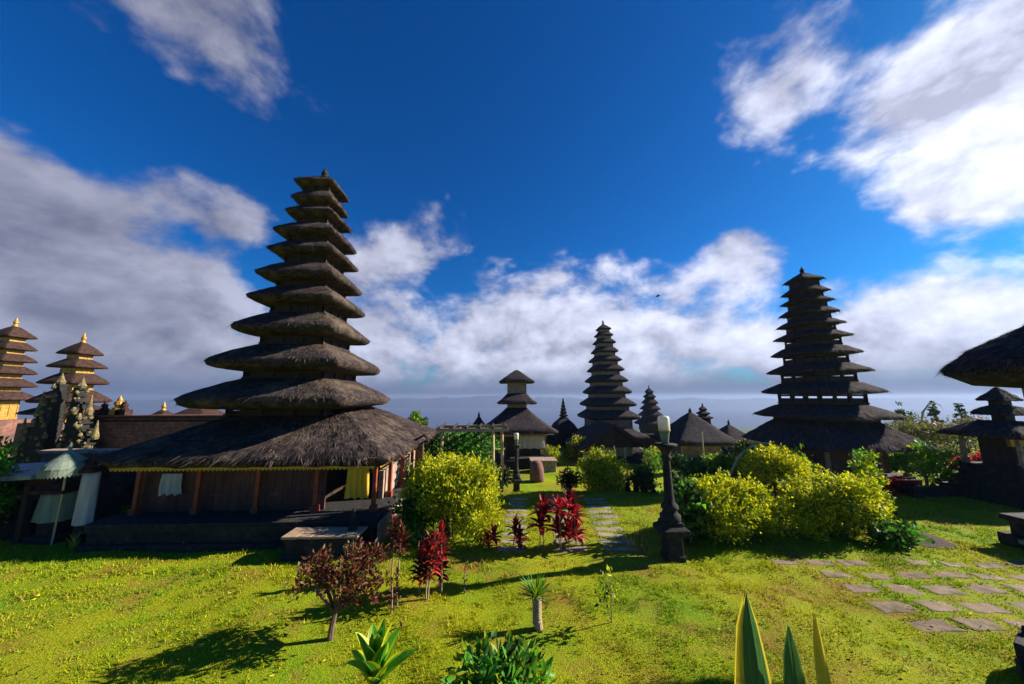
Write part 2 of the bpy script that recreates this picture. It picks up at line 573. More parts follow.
def strap_leaf(mb, base, d, length, width, droop=.4, seg=6, mi=0, edge_mi=None, curl=.18):
    """a long arching strap leaf with a channel, as seen on cordyline and agave; edge_mi paints a margin stripe of its own colour"""
    base = Vector(base); d = Vector(d).normalized()
    side = d.cross(Vector((0, 0, 1)))
    side = side.normalized() if side.length > 1e-3 else Vector((1, 0, 0))
    p = base.copy(); dirv = d.copy()
    cols = 5
    xs = (-1, -.62, 0, .62, 1)
    vs = []; fs = []; ms = []
    for i in range(seg + 1):
        t = i / seg
        w = width * (math.sin(PI * min(1, (t * .86 + .14))) ** .7) * .5
        if i == seg:
            w = width * .015
        nrm = side.cross(dirv).normalized()
        for x in xs:
            vs.append(p + side * (w * x) + nrm * (abs(x) * w * curl * 2))
        p = p + dirv * (length / seg)
        dirv = (dirv + Vector((0, 0, -droop / seg))).normalized()
    for i in range(seg):
        for k in range(cols - 1):
            fs.append((i * cols + k, i * cols + k + 1, (i + 1) * cols + k + 1, (i + 1) * cols + k))
            ms.append(edge_mi if (edge_mi is not None and k in (0, 3)) else mi)
    b = len(mb.v)
    mb.v += [tuple(q) for q in vs]
    mb.f += [tuple(b + i for i in f) for f in fs]
    mb.mi += ms


# ------------------------------------------------------------------ ground
def sstep(a, b, x):
    t = np.clip((x - a) / (b - a), 0, 1)
    return t * t * (3 - 2 * t)


def gz(x, y):
    x = np.asarray(x, float); y = np.asarray(y, float)
    drop = sstep(13.4, 14.6, y) * sstep(-2.0, -.6, x) * (1 - sstep(9.8, 11.0, x)) * 1.0
    drop = np.maximum(drop, sstep(17, 22, y) * 1.0)
    z = -drop - np.clip(y - 18, 0, 60) * .03 * sstep(14, 20, y)
    z = z - sstep(44, 130, y) * 45 - sstep(130, 1500, y) * 60
    z = z + .03 * np.sin(x * .9 + 1.3) * np.sin(y * .7 + x * .25) + .02 * np.sin(x * 2.3 + y * 1.7)
    return z


def g1(x, y):
    return float(gz(x, y))


def make_ground():
    xs = np.concatenate([-np.geomspace(4000, 30, 26), np.linspace(-29, 29, 195), np.geomspace(30, 4000, 26)])
    ys = np.concatenate([-np.geomspace(400, 6, 14), np.linspace(-5, 34, 170), np.geomspace(34.5, 6500, 56)])
    X, Y = np.meshgrid(xs, ys)
    Z = gz(X, Y)
    v = np.stack([X, Y, Z], -1).reshape(-1, 3)
    nx = len(xs)
    i = (np.arange(len(ys) - 1)[:, None] * nx + np.arange(nx - 1)[None, :]).ravel()
    f = np.stack([i, i + 1, i + 1 + nx, i + nx], 1)
    m = bpy.data.materials.new('lawn_ground')
    m.use_nodes = True
    t = m.node_tree; L = t.links.new
    b = t.nodes['Principled BSDF']
    tc = N(t, 'ShaderNodeTexCoord')

    def nz(scale, det, ro=.6):
        q = N(t, 'ShaderNodeTexNoise')
        q.inputs['Scale'].default_value = scale
        q.inputs['Detail'].default_value = det
        q.inputs['Roughness'].default_value = ro
        L(tc.outputs['Object'], q.inputs['Vector'])
        return q.outputs[0]

    def ramp(fac, stops):
        cr = N(t, 'ShaderNodeValToRGB')
        e = cr.color_ramp.elements
        e[0].position, e[0].color = stops[0][0], (*stops[0][1], 1)
        e[1].position, e[1].color = stops[-1][0], (*stops[-1][1], 1)
        for p_, c_ in stops[1:-1]:
            e.new(p_).color = (*c_, 1)
        L(fac, cr.inputs[0])
        return cr.outputs[0]

    def mixc(fac, a, bb):
        mx = N(t, 'ShaderNodeMix', data_type='RGBA')
        L(fac, mx.inputs[0]); L(a, mx.inputs[6])
        if isinstance(bb, tuple):
            mx.inputs[7].default_value = (*bb, 1)
        else:
            L(bb, mx.inputs[7])
        return mx.outputs[2]

    fine = ramp(nz(28, 6, .7), [(.3, (.12, .15, .004)), (.5, (.25, .28, .005)), (.7, (.38, .37, .010))])
    big = N(t, 'ShaderNodeMapRange'); L(nz(.5, 5), big.inputs[0]); big.inputs[1].default_value = .45; big.inputs[2].default_value = .68
    c1 = mixc(big.outputs[0], fine, ramp(nz(20, 5), [(.3, (.07, .17, .004)), (.7, (.19, .32, .006))]))
    bare = N(t, 'ShaderNodeMapRange'); L(nz(.85, 7, .62), bare.inputs[0]); bare.inputs[1].default_value = .50; bare.inputs[2].default_value = .66
    c2 = mixc(bare.outputs[0], c1, ramp(nz(16, 5), [(.3, (.14, .075, .02)), (.7, (.33, .21, .03))]))
    # far away the country is forest and fields
    sep = N(t, 'ShaderNodeSeparateXYZ'); L(tc.outputs['Object'], sep.inputs[0])
    far = N(t, 'ShaderNodeMapRange'); L(sep.outputs[1], far.inputs[0]); far.inputs[1].default_value = 42; far.inputs[2].default_value = 60
    c3 = mixc(far.outputs[0], c2, ramp(nz(.02, 6), [(.35, (.02, .045, .02)), (.65, (.06, .09, .05))]))
    L(c3, b.inputs['Base Color'])
    b.inputs['Roughness'].default_value = .95
    b.inputs['Specular IOR Level'].default_value = .1
    bp = N(t, 'ShaderNodeBump'); bp.inputs['Distance'].default_value = .05
    L(nz(45, 5), bp.inputs['Height'])
    L(bp.outputs[0], b.inputs['Normal'])
    o = np_mesh('ground', v, f, m)
    o['kind'] = 'structure'
    o.data.polygons.foreach_set('use_smooth', [True] * len(o.data.polygons))


make_ground()

sea = MB()
sea.add([(-7800, 1200, 0), (7800, 1200, 0), (7800, 6800, 0), (-7800, 6800, 0)], [(0, 1, 2, 3)])
m_sea = mat('blue_sea', [(.3, (.047, .071, .141)), (.7, (.056, .082, .157))], .002, 4, .9, spec=.05)
o = sea.build('sea', m_sea, loc=(0, 0, -100))
o['kind'] = 'structure'

# low hills between the temple and the sea, haze painted into their blue
hx = np.linspace(-7600, 7600, 240)
hv = []
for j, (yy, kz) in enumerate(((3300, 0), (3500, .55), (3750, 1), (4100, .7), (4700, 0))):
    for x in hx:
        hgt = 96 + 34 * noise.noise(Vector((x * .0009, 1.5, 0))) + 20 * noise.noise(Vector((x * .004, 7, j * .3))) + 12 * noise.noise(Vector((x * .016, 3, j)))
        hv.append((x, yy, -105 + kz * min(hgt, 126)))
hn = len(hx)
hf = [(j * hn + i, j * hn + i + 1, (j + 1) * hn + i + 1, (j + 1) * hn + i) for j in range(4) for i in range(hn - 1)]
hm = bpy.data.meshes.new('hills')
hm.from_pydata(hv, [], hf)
o = link('hills', hm, mat('haze_tinted_hills', [(.3, (.036, .058, .112)), (.7, (.05, .074, .135))], .004, 6, .95, spec=.05))
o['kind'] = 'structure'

# the moist air over the lowland
hz_ = MB()
hz_.box((0, 3150, -38.5), (16000, 7700, 141))
hm_ = bpy.data.materials.new('haze_air')
hm_.use_nodes = True
for n_ in list(hm_.node_tree.nodes):
    hm_.node_tree.nodes.remove(n_)
vo = N(hm_.node_tree, 'ShaderNodeVolumePrincipled')
vo.inputs['Color'].default_value = (.30, .39, .60, 1)
vo.inputs['Density'].default_value = .00024
vo.inputs['Anisotropy'].default_value = .25
oo = N(hm_.node_tree, 'ShaderNodeOutputMaterial')
hm_.node_tree.links.new(vo.outputs[0], oo.inputs['Volume'])
o = hz_.build('haze', hm_)
o['kind'] = 'stuff'
o['label'] = 'thin blue grey haze lying over the lowland behind the temple'
o['category'] = 'haze'

# paved paths set into the lawn
PAVED = []        # rectangles (quads) where no grass grows


def paver(mb, quad, h=.001):
    """a worn slab sunk in the lawn: wavering chipped outline, grass creeping over its rim"""
    q = [Vector(p) for p in quad]
    c = sum(q, Vector()) / 4
    rim = []
    size = (q[1] - q[0]).length
    for k in range(4):
        a_, b_ = q[k], q[(k + 1) % 4]
        for t in (.04, .25, .5, .75, .96):
            p = a_.lerp(b_, t)
            rim.append(p + (c - p).normalized() * random.uniform(-.02, .05) * size)
    n_ = len(rim)
    tilt = random.uniform(-.02, .02), random.uniform(-.02, .02)

    def zz(p):
        return g1(p.x, p.y) + h + (p.x - c.x) * tilt[0] + (p.y - c.y) * tilt[1]
    top = [Vector((p.x, p.y, zz(p))) for p in rim]
    inn = [Vector((c.x + (p.x - c.x) * .9, c.y + (p.y - c.y) * .9, zz(p) + .006 + random.uniform(-.003, .003))) for p in rim]
    bot = [Vector((p.x, p.y, g1(p.x, p.y) - .08)) for p in rim]
    fs = [tuple(range(2 * n_, 3 * n_))]
    for k in range(n_):
        k2 = (k + 1) % n_
        fs.append((k, k2, n_ + k2, n_ + k)); fs.append((n_ + k, n_ + k2, 2 * n_ + k2, 2 * n_ + k))
    mb.add(bot + top + inn, fs)
    PAVED.append(np.array([(c.x + (p.x - c.x) * .9, c.y + (p.y - c.y) * .84) for p in q]))


def P(x, y):
    d = ray(x, y)
    return Vector((0, 0, EYE)) + d * (-EYE / d.z)


mb = MB()
# the narrow walk of slab rows running away from the camera: three columns of slabs
for (xl0, xr0, xl1, xr1) in ((555, 589, 550, 571), (604, 642, 582, 604), (497, 526, 510, 528)):
    A, B_, D, E_ = P(xl0, 553), P(xr0, 553), P(xl1, 497), P(xr1, 497)
    n = 10
    for k in range(n):
        t0, t1 = (k + .15) / n, (k + .78) / n
        paver(mb, [A.lerp(D, t0), B_.lerp(E_, t0), B_.lerp(E_, t1), A.lerp(D, t1)])
o = mb.build('garden_path', M_PAVER_WALK)
o['kind'] = 'structure'
mb = MB()
# the terrace of slabs at the right: a sheared grid
rowsP = [(560.5, 566.5), (572.5, 579.5), (585, 594.5), (601, 612.5), (619, 631.5)]


def colx(k, y):
    return np.interp(y, [556, 563, 576, 590, 607, 625, 640], [797, 806, 823, 844, 873, 909, 941]) + k * np.interp(y, [556, 563, 576, 590, 607, 625, 640], [31.5, 33.5, 37.5, 41.5, 46, 50.5, 54])


for ri, (ya, yb) in enumerate(rowsP):
    for k in range(-1 if ri == 0 else 0, 9):
        if ri == 0 and k in (2,) or colx(k, yb) > 1120:
            continue
        j = random.uniform(-.06, .06)
        y0_, y1_ = ya + random.uniform(-.5, .5), yb + random.uniform(-.5, .5)
        wd = random.uniform(.74, .86)
        paver(mb, [P(colx(k + j, y1_), y1_), P(colx(k + j + wd, y1_), y1_), P(colx(k + j + wd, y0_), y0_), P(colx(k + j, y0_), y0_)])
o = mb.build('stone_paving', M_PAVER)
o['kind'] = 'structure'
# bare soil by the big bushes
mb = MB()
cs = P(902, 533)
ring = []
for k in range(28):
    a = 2 * PI * k / 28
    r = 1 + .18 * noise.noise(Vector((math.cos(a) * 1.7, math.sin(a) * 1.7, 3)))
    ring.append((cs.x + .65 * r * math.cos(a), cs.y + .85 * r * math.sin(a), 0))
ring = [(x, y, g1(x, y) + .012) for x, y, z in ring]
mb.add(ring + [(cs.x, cs.y, g1(cs.x, cs.y) + .03)], [(k, (k + 1) % 28, 28) for k in range(28)])
o = mb.build('soil', M_SOIL)
o['kind'] = 'structure'
SOIL = np.array([cs.x, cs.y])


def in_quads(px, py):
    inside = np.zeros(len(px), bool)
    for q in PAVED:
        bb = (px > q[:, 0].min()) & (px < q[:, 0].max()) & (py > q[:, 1].min()) & (py < q[:, 1].max())
        if not bb.any():
            continue
        s = np.ones(len(px), bool); s2 = np.ones(len(px), bool)
        for k in range(4):
            a, b = q[k], q[(k + 1) % 4]
            cr_ = (b[0] - a[0]) * (py - a[1]) - (b[1] - a[1]) * (px - a[0])
            s &= cr_ > 0; s2 &= cr_ < 0
        inside |= s | s2
    return inside


BUILT = [(-9.8, -2.75, 8.95, 15.5), (-16, -9.6, 9.5, 14)]


def make_grass():
    # blades thin out with distance
    n = 330000
    u = RNG.uniform(0, 1, n)
    Y = 3.6 * (15.0 / 3.6) ** (u ** .9)
    half = Y * 1.62 + .5
    X = RNG.uniform(-1, 1, n) * half + Y * .04
    keep = ~in_quads(X, Y) | (RNG.uniform(size=n) < .05)
    keep &= ((X - SOIL[0]) / .68) ** 2 + ((Y - SOIL[1]) / .88) ** 2 > 1
    for (a, b, c, d) in BUILT:
        keep &= ~((X > a) & (X < b) & (Y > c) & (Y < d))
    X, Y = X[keep], Y[keep]
    bare = np.array([noise.noise(Vector((x * .55, y * .55, 9))) for x, y in zip(X, Y)])
    keep = RNG.uniform(size=len(X)) < np.clip(.85 - np.clip(bare, 0, 1) * 1.5, .12, 1)
    X, Y, bare = X[keep], Y[keep], bare[keep]
    nt_ = 1000
    ty = 3.8 * (13.0 / 3.8) ** RNG.uniform(0, 1, nt_)
    tx = RNG.uniform(-1, 1, nt_) * (ty * 1.6)
    ok = ~in_quads(tx, ty)
    for (a, b, c, d) in BUILT:
        ok &= ~((tx > a) & (tx < b) & (ty > c) & (ty < d))
    tx, ty = tx[ok], ty[ok]
    each = 16
    tx = np.repeat(tx, each) + RNG.normal(size=len(tx) * each) * .035
    ty = np.repeat(ty, each) + RNG.normal(size=len(ty) * each) * .035
    ntuft = len(tx)
    X = np.concatenate([X, tx]); Y = np.concatenate([Y, ty]); bare = np.concatenate([bare, np.zeros(ntuft) - .3])
    k = len(X)
    Z = gz(X, Y) - .004
    h = RNG.uniform(.018, .05, k) * (1 + .5 * np.clip(-bare, 0, 1)) * np.clip(Y / 7, .8, 1.3)
    tuft = np.array([noise.noise(Vector((x * 2.6, y * 2.6, 5))) for x, y in zip(X, Y)])
    h *= np.clip(.85 + 1.6 * tuft, .35, 2.0)
    h[-ntuft:] = RNG.uniform(.03, .08, ntuft) * np.clip(1.4 - Y[-ntuft:] / 14, .4, 1.1)
    w = RNG.uniform(.004, .008, k) * np.clip(Y / 5, .8, 2.4)
    an = RNG.uniform(0, 2 * PI, k)
    lean = RNG.uniform(.1, 1.0, k)
    la = RNG.uniform(0, 2 * PI, k)
    dx, dy = np.cos(an) * w, np.sin(an) * w
    v = np.stack([np.stack([X - dx, Y - dy, Z], 1), np.stack([X + dx, Y + dy, Z], 1),
                  np.stack([X + np.cos(la) * h * lean, Y + np.sin(la) * h * lean, Z + h], 1)], 1).reshape(-1, 3)
    f = np.arange(3 * k).reshape(-1, 3)
    m1 = mat('grass_blade_yellow', [(.2, (.17, .20, .003)), (.5, (.33, .345, .005)), (.8, (.50, .46, .010))], 1.2, 4, .6, island=.5, transl=.35, spec=.15)
    m2 = mat('grass_blade_green', [(.2, (.06, .16, .004)), (.5, (.13, .27, .006)), (.8, (.24, .37, .008))], 1.2, 4, .6, island=.5, transl=.35, spec=.15)
    m3 = mat('grass_blade_dry', [(.2, (.16, .09, .02)), (.5, (.28, .17, .03)), (.8, (.40, .29, .06))], 1.2, 4, .7, island=.5, transl=.25, spec=.15)
    patch = np.array([noise.noise(Vector((x * .4, y * .4, 2))) for x, y in zip(X, Y)])
    r = RNG.uniform(size=k)
    mi = np.where(r < np.clip(.72 - patch * 1.7, .08, .94), 0, 1)
    mi[RNG.uniform(size=k) < np.clip(bare * 2.0 * np.clip(1.5 - Y / 12, .3, 1) + .08, .04, .8)] = 2
    o = np_mesh('lawn_grass', v, f, [m1, m2, m3], None, mi)
    tag(o, 'short sunlit yellow green grass covering the garden lawn', 'grass', kind='stuff')


make_grass()

# ------------------------------------------------------------------ thatched roofs
def roof_mesh(name, wx, wy, prof, m, parent, loc=(0, 0, 0), n=20, rnd=.07, jit=.03, seed=0, straw=0, straw_mat=None, slen=.25,
              moss=None, fringe=0, sag=0.0):
    """square thatched roof. prof: (sx, sy, z, jitter weight): half extents as fractions of wx, wy, from the inner underside over the eave to the top.
    Straws lie along the slope and hang from the eave; they belong to the thatch's surface."""
    per = []
    for k in range(n):
        per.append((-1 + 2 * k / n, -1))
    for k in range(n):
        per.append((1, -1 + 2 * k / n))
    for k in range(n):
        per.append((1 - 2 * k / n, 1))
    for k in range(n):
        per.append((-1, 1 - 2 * k / n))
    m4 = 4 * n

    def pt(u, v, sx, sy, z, jw):
        c = 1 - rnd * (u * u * v * v) ** 1.5
        x, y = u * wx * sx * c, v * wy * sy * c
        if jw:
            q = Vector((x * 1.7 + seed, y * 1.7 - seed, z * 2 + seed * .3))
            a = noise.noise(q) + .6 * noise.noise(q * 2.7) + .4 * noise.noise(q * 6.5)
            b = noise.noise(q + Vector((31, 7, 3))) + .5 * noise.noise(q * 3.1 + Vector((5, 5, 5)))
            x *= 1 + jit * jw * a / max(wx, .5)
            y *= 1 + jit * jw * a / max(wy, .5)
            z += jit * jw * b * .9 - sag * jw * (u * u - 1) * (v * v - 1) * 0
        return (x, y, z)

    vs = []
    for (sx, sy, z, jw) in prof:
        for (u, v) in per:
            vs.append(pt(u, v, sx, sy, z, jw))
    fs = []
    for i in range(len(prof) - 1):
        for k in range(m4):
            fs.append((i * m4 + k, i * m4 + (k + 1) % m4, (i + 1) * m4 + (k + 1) % m4, (i + 1) * m4 + k))
    fs.append(tuple((len(prof) - 1) * m4 + k for k in range(m4)))
    mb = MB()
    mb.add(vs, fs, 0)
    V = np.array(vs).reshape(len(prof), m4, 3)
    # straws
    eave = max(range(len(prof)), key=lambda i: prof[i][0])
    if straw:
        ns = straw
        ii = RNG.integers(eave, len(prof) - 1, ns)
        kk = RNG.integers(0, m4, ns)
        tt, ss = RNG.uniform(size=(ns, 1)), RNG.uniform(size=(ns, 1))
        a = V[ii, kk] * (1 - ss) + V[ii, (kk + 1) % m4] * ss
        b = V[ii + 1, kk] * (1 - ss) + V[ii + 1, (kk + 1) % m4] * ss
        p = a * (1 - tt) + b * tt
        dn = unit(a - b)
        al = unit(V[ii, (kk + 1) % m4] - V[ii, kk])
        nr = np.cross(dn, al) * -1
        nr = np.where(nr[:, 2:3] < 0, -nr, nr)
        ln = slen * RNG.uniform(.5, 1.4, (ns, 1))
        skew = RNG.normal(size=(ns, 1)) * .18
        wd = RNG.uniform(.008, .022, (ns, 1))
        lift = RNG.uniform(.01, .045, (ns, 1))
        sv = np.stack([p - al * wd, p + al * wd, p + dn * ln + al * skew * ln + nr * lift], 1).reshape(-1, 3)
        base = len(mb.v)
        mb.v += [tuple(q) for q in sv]
        mb.f += [(base + 3 * q, base + 3 * q + 1, base + 3 * q + 2) for q in range(ns)]
        mm = np.ones(ns, int)
        if moss is not None:
            mm[moss(p, ns)] = 2
        mb.mi += list(mm)
    if fringe:
        kk = RNG.integers(0, m4, fringe)
        ss = RNG.uniform(size=(fringe, 1))
        e0 = max(eave - 1, 0)
        tt = RNG.uniform(size=(fringe, 1)) * .8
        p0 = V[eave, kk] * (1 - ss) + V[eave, (kk + 1) % m4] * ss
        p1 = V[e0, kk] * (1 - ss) + V[e0, (kk + 1) % m4] * ss
        p = p0 * (1 - tt) + p1 * tt
        al = unit(V[eave, (kk + 1) % m4] - V[eave, kk])
        out = unit(p * np.array([1, 1, 0]))
        ln = RNG.uniform(.03, .11, (fringe, 1)) * (slen / .25)
        wd = RNG.uniform(.01, .025, (fringe, 1))
        tip = p + np.array([0, 0, -1]) * ln + out * ln * RNG.uniform(-.1, .6, (fringe, 1))
        sv = np.stack([p - al * wd, p + al * wd, tip], 1).reshape(-1, 3)
        base = len(mb.v)
        mb.v += [tuple(q) for q in sv]
        mb.f += [(base + 3 * q, base + 3 * q + 1, base + 3 * q + 2) for q in range(fringe)]
        mb.mi += [1] * fringe
    o = mb.build(name, [m, straw_mat or m, M_MOSS], parent, loc)
    sm = [True] * len(fs) + [False] * (len(mb.f) - len(fs))
    o.data.polygons.foreach_set('use_smooth', sm)
    return o


def tier_profile(w, wb, wt, h, under, th):
    """lens-shaped tier: underside rises outward to a thick cut edge, the top swells up to the next storey"""
    a, t = wb / w, wt / w
    pr = [(a * .98, a * .98, -under, 0), (.5 * a + .44, .5 * a + .44, -under * .95, .3), (.90, .90, -under * .78, .7), (.972, .972, -th * .5, 1), (1.0, 1.0, 0, 1)]
    for q, s in ((.10, .155), (.26, .335), (.48, .56), (.7, .77), (.88, .92)):
        r = 1.0 + (t - 1.0) * q
        pr.append((r, r, h * s, .8))
    pr.append((t, t, h, .2))
    return pr


def finial_mesh(mb, r, h, z):
    mb.lathe([(r * 1.2, z), (r * 1.25, z + h * .12), (r * .8, z + h * .18), (r * .75, z + h * .3), (r * 1.05, z + h * .36), (r * .95, z + h * .55),
              (r * .5, z + h * .62), (r * .55, z + h * .7), (r * .2, z + h * .88), (r * .04, z + h)], n=10)


def meru_tiers(root, tiers_,  zbot, body_m, roof_m, straw_m, body_ratio=.62, straw=0, fringe=0, n=16, jit=.03, rise=.60, under=.11, cap=None,
               trim=None, offx=None, moss=None, top_h=None, slats=False):
    """tiers: bottom-up list of (half width, eave z); builds tier_roof and tier_body parts. zbot: where the lowest body starts"""
    tiers = [(w * (1.10 - .10 * q / max(1, len(tiers_) - 1)), z) for q, (w, z) in enumerate(tiers_)]
    for i, (w, z) in enumerate(tiers):
        nxt = tiers[i + 1] if i + 1 < len(tiers) else None
        wb = w * body_ratio
        gap = (nxt[1] - z) if nxt else (tiers[i][1] - tiers[i - 1][1])
        h = gap * rise if nxt else (top_h or gap * .85)
        wt = nxt[0] * body_ratio * 1.06 if nxt else w * .10
        dx = offx(z) if offx else (0, 0)
        un = min(under * w, gap * .42)
        roof_mesh('tier_roof', w, w, tier_profile(w, wb, wt, h, un, un), roof_m, root, (dx[0], dx[1], z), n=n, jit=jit * (.6 + .4 * w / tiers[0][0]),
                  seed=i * 3.7 + w, straw=int(straw * (w / tiers[0][0]) ** 1.3), straw_mat=straw_m, slen=.10 + .12 * w / tiers[0][0],
                  fringe=int(fringe * w / tiers[0][0]), rnd=.055, moss=(lambda p, k, z=z: moss(p, k, z)) if moss else None)
        z0 = (tiers[i - 1][1] + (z - tiers[i - 1][1]) * rise * .96) if i else zbot
        z1 = z - un * .9
        b = MB()
        hh = z1 - z0 + .04
        if slats and i < slats:
            b.box((dx[0], dx[1], z0 + hh * .28), (wb * 1.9, wb * 1.9, hh * .56))
        else:
            b.box((dx[0], dx[1], (z0 + z1) / 2), (wb * 1.9, wb * 1.9, hh))
        # plate below the eave and a sill above the lower roof
        b.box((dx[0], dx[1], z1 - hh * .12), (wb * 2.02, wb * 2.02, hh * .16))
        b.box((dx[0], dx[1], z0 + hh * .14), (wb * 2.06, wb * 2.06, hh * .12))
        for sx in (-1, -.33, .33, 1):
            for sy in (-1, 1):
                b.box((dx[0] + sx * wb * .96, dx[1] + sy * wb * .965, (z0 + z1) / 2), (wb * .10, wb * .08, hh * .98))
                b.box((dx[0] + sy * wb * .965, dx[1] + sx * wb * .955, (z0 + z1) / 2), (wb * .08, wb * .10, hh * .97))
        b.build('tier_body', body_m, root)
        if trim:
            t = MB()
            t.box((dx[0], dx[1], z0 + hh * .45), (wb * 2.1, wb * 2.1, hh * .34))
            t.build('tier_trim', trim, root)
        if not nxt:
            f = MB()
            finial_mesh(f, w * .16, h * .95, z + h * .93)
            fo = f.build('finial', cap or M_STONE, root, smooth=True)
            fo.location = (dx[0], dx[1], 0)


# ---- the big meru at the left
LX, LY = -6.65, 12.2
tiersL = [(0.74, 11.25), (0.74, 10.58), (0.85, 10.01), (1.03, 9.21), (1.1, 8.5), (1.25, 7.58), (1.36, 6.74), (1.54, 5.69), (1.87, 4.57), (2.18, 3.45)][::-1]
mer = thing('meru_tower', 'tallest tiered thatched meru tower with moss on its roofs and red-posted base', 'pagoda', (LX, LY, 0))


def mossL(p, k, z):
    return (p[:, 0] > .55) & (RNG.uniform(size=k) < (.55 if 5.0 < z < 8.2 else .22)) & (np.sin(p[:, 1] * 3.1 + z * 2) > -.2)


meru_tiers(mer, tiersL, 2.95, M_WOOD, M_THATCH, M_STRAW, .60, straw=1700, fringe=360, n=22, jit=.042, rise=.56, under=.135, slats=1, moss=mossL, top_h=.52)
# base roof: spans X -9.25..-2.6, Y 8.4..16.1 in the world
bx0, bx1, by0, by1 = -10.35 - LX, -2.7 - LX, 9.2 - LY, 16.9 - LY
bcx, bcy, bwx, bwy = (bx0 + bx1) / 2, (by0 + by1) / 2, (bx1 - bx0) / 2, (by1 - by0) / 2
ft = 1.45
pr = [(.60, .60, -.02, 0), (.86, .86, -.20, .2), (.955, .955, -.17, .6), (.985, .985, -.06, 1), (1, 1, .02, 1)]
for q, s in ((.06, .085), (.14, .16), (.24, .26), (.36, .375), (.50, .515), (.64, .65), (.78, .79), (.9, .91)):
    pr.append((1 + (ft / bwx - 1) * q, 1 + (ft / bwy - 1) * q, .02 + 1.22 * s, 1))
pr.append((ft / bwx, ft / bwy, 1.24, .2))


roof_mesh('base_roof', bwx, bwy, pr, M_THATCH, mer, (bcx, bcy, 1.9), n=46, rnd=.035, jit=.07, seed=5, straw=9000, straw_mat=M_STRAW, slen=.26, fringe=2600)
# plinth with masonry courses
mb = MB()
px0, px1, py0, py1 = -9.6 - LX, -2.85 - LX, 8.85 - LY, 15.4 - LY
PY = by0 + .42
pcx, pcy = (px0 + px1) / 2, (py0 + py1) / 2
for k, (ex, z0, z1) in enumerate(((.10, -.1, .12), (.0, .12, .38), (.05, .38, .50))):
    mb.box((pcx, pcy, (z0 + z1) / 2), (px1 - px0 + 2 * ex - .2, py1 - py0 + 2 * ex - .2, z1 - z0))
mb.build('plinth', M_STONE, mer, bevel=.015)
mb = MB()
mb.box((pcx, pcy, .535), (px1 - px0 - .1, py1 - py0 - .1, .06))
mb.build('floor_slab', M_STONE, mer)
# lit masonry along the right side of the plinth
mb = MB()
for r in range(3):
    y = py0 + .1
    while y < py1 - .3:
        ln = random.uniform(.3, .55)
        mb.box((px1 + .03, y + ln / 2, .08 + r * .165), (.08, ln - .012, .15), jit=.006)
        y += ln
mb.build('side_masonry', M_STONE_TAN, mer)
# back and left walls in shade, right wall low
mb = MB()
mb.box((pcx + .1, py1 - .5, 1.3), (px1 - px0 - .6, .12, 1.5))
mb.box((px0 + .35, pcy + .3, 1.22), (.12, py1 - PY - .6, 1.36))
mb.build('wall', M_WALL, mer)
mb = MB()
mb.box((pcx - .6, PY + 1.4, .95), (3.8, 1.6, .75))
mb.box((pcx - .6, PY + 1.4, 1.36), (4.0, 1.75, .07))
mb.build('inner_altar', M_WOOD, mer, bevel=.01)
mb = MB()
x = px0 + .40
while x < px1 - 1.75:
    mb.box((x + .11, PY + .22, 1.19), (.212, .05, 1.28), jit=.005)
    x += .222
mb.box(((px0 + px1 - 1.3) / 2, PY + .185, .98), (px1 - px0 - 2.1, .04, .09))
mb.box(((px0 + px1 - 1.3) / 2, PY + .185, 1.66), (px1 - px0 - 2.1, .04, .08))
mb.build('front_panelling', M_WALL_DARK, mer)
mb = MB()
mb.box((px1 - .55, pcy + .6, .95), (.14, py1 - py0 - 2.6, .78))
mb.build('low_wall', M_STONE_TAN, mer)
# posts
for k in range(5):
    mb = MB()
    x = px0 + .45 + (px1 - px0 - .8) * k / 4
    mb.box((x, PY, 1.20), (.10, .10, 1.34))
    mb.box((x, PY, .64), (.17, .17, .16))
    mb.box((x, PY, 1.80), (.22, .12, .10))
    mb.build('post', M_WOOD_RED, mer, bevel=.006)
for k in range(1, 5):
    mb = MB()
    y = PY + (py1 - PY - .4) * k / 4
    mb.box((px1 - .35, y, 1.20), (.10, .10, 1.34))
    mb.box((px1 - .35, y, .64), (.17, .17, .16))
    mb.build('post', M_WOOD_RED, mer, bevel=.006)
mb = MB()
mb.box((pcx, PY, 1.89), (px1 - px0 - .3, .12, .12))
mb.box((px1 - .35, pcy, 1.89), (.12, py1 - py0 - .9, .12))
mb.box((pcx, py1 - .5, 1.98), (px1 - px0 - .3, .12, .12))
mb.build('eave_beam', M_WOOD_RED, mer)
# yellow scalloped valance under the front and right eaves
mb = MB()


def valance(p0, p1, n, h=.10):
    p0, p1 = Vector(p0), Vector(p1)
    dd = (p1 - p0) / n
    nn = Vector((dd.y, -dd.x, 0)).normalized() * .012
    for k in range(n):
        a = p0 + dd * k; b = a + dd
        pts = [a + Vector((0, 0, .03)), a + Vector((0, 0, -h * .45)), (a + b) / 2 + Vector((0, 0, -h)), b + Vector((0, 0, -h * .45)), b + Vector((0, 0, .03))]
        mb.add([q - nn for q in pts] + [q + nn for q in pts],
               [(0, 1, 2, 3, 4), (9, 8, 7, 6, 5), (0, 5, 6, 1), (1, 6, 7, 2), (2, 7, 8, 3), (3, 8, 9, 4), (4, 9, 5, 0)])


valance((bx0 + .5, by0 + .34, 1.71), (bx1 - .5, by0 + .34, 1.71), 64)
mb.build('eave_valance', M_YELLOW_TRIM, mer)
mb = MB()
valance((bx1 - .42, by0 + .5, 1.71), (bx1 - .42, by1 - .5, 1.71), 60)
mb.build('eave_valance', M_YELLOW_TRIM, mer)
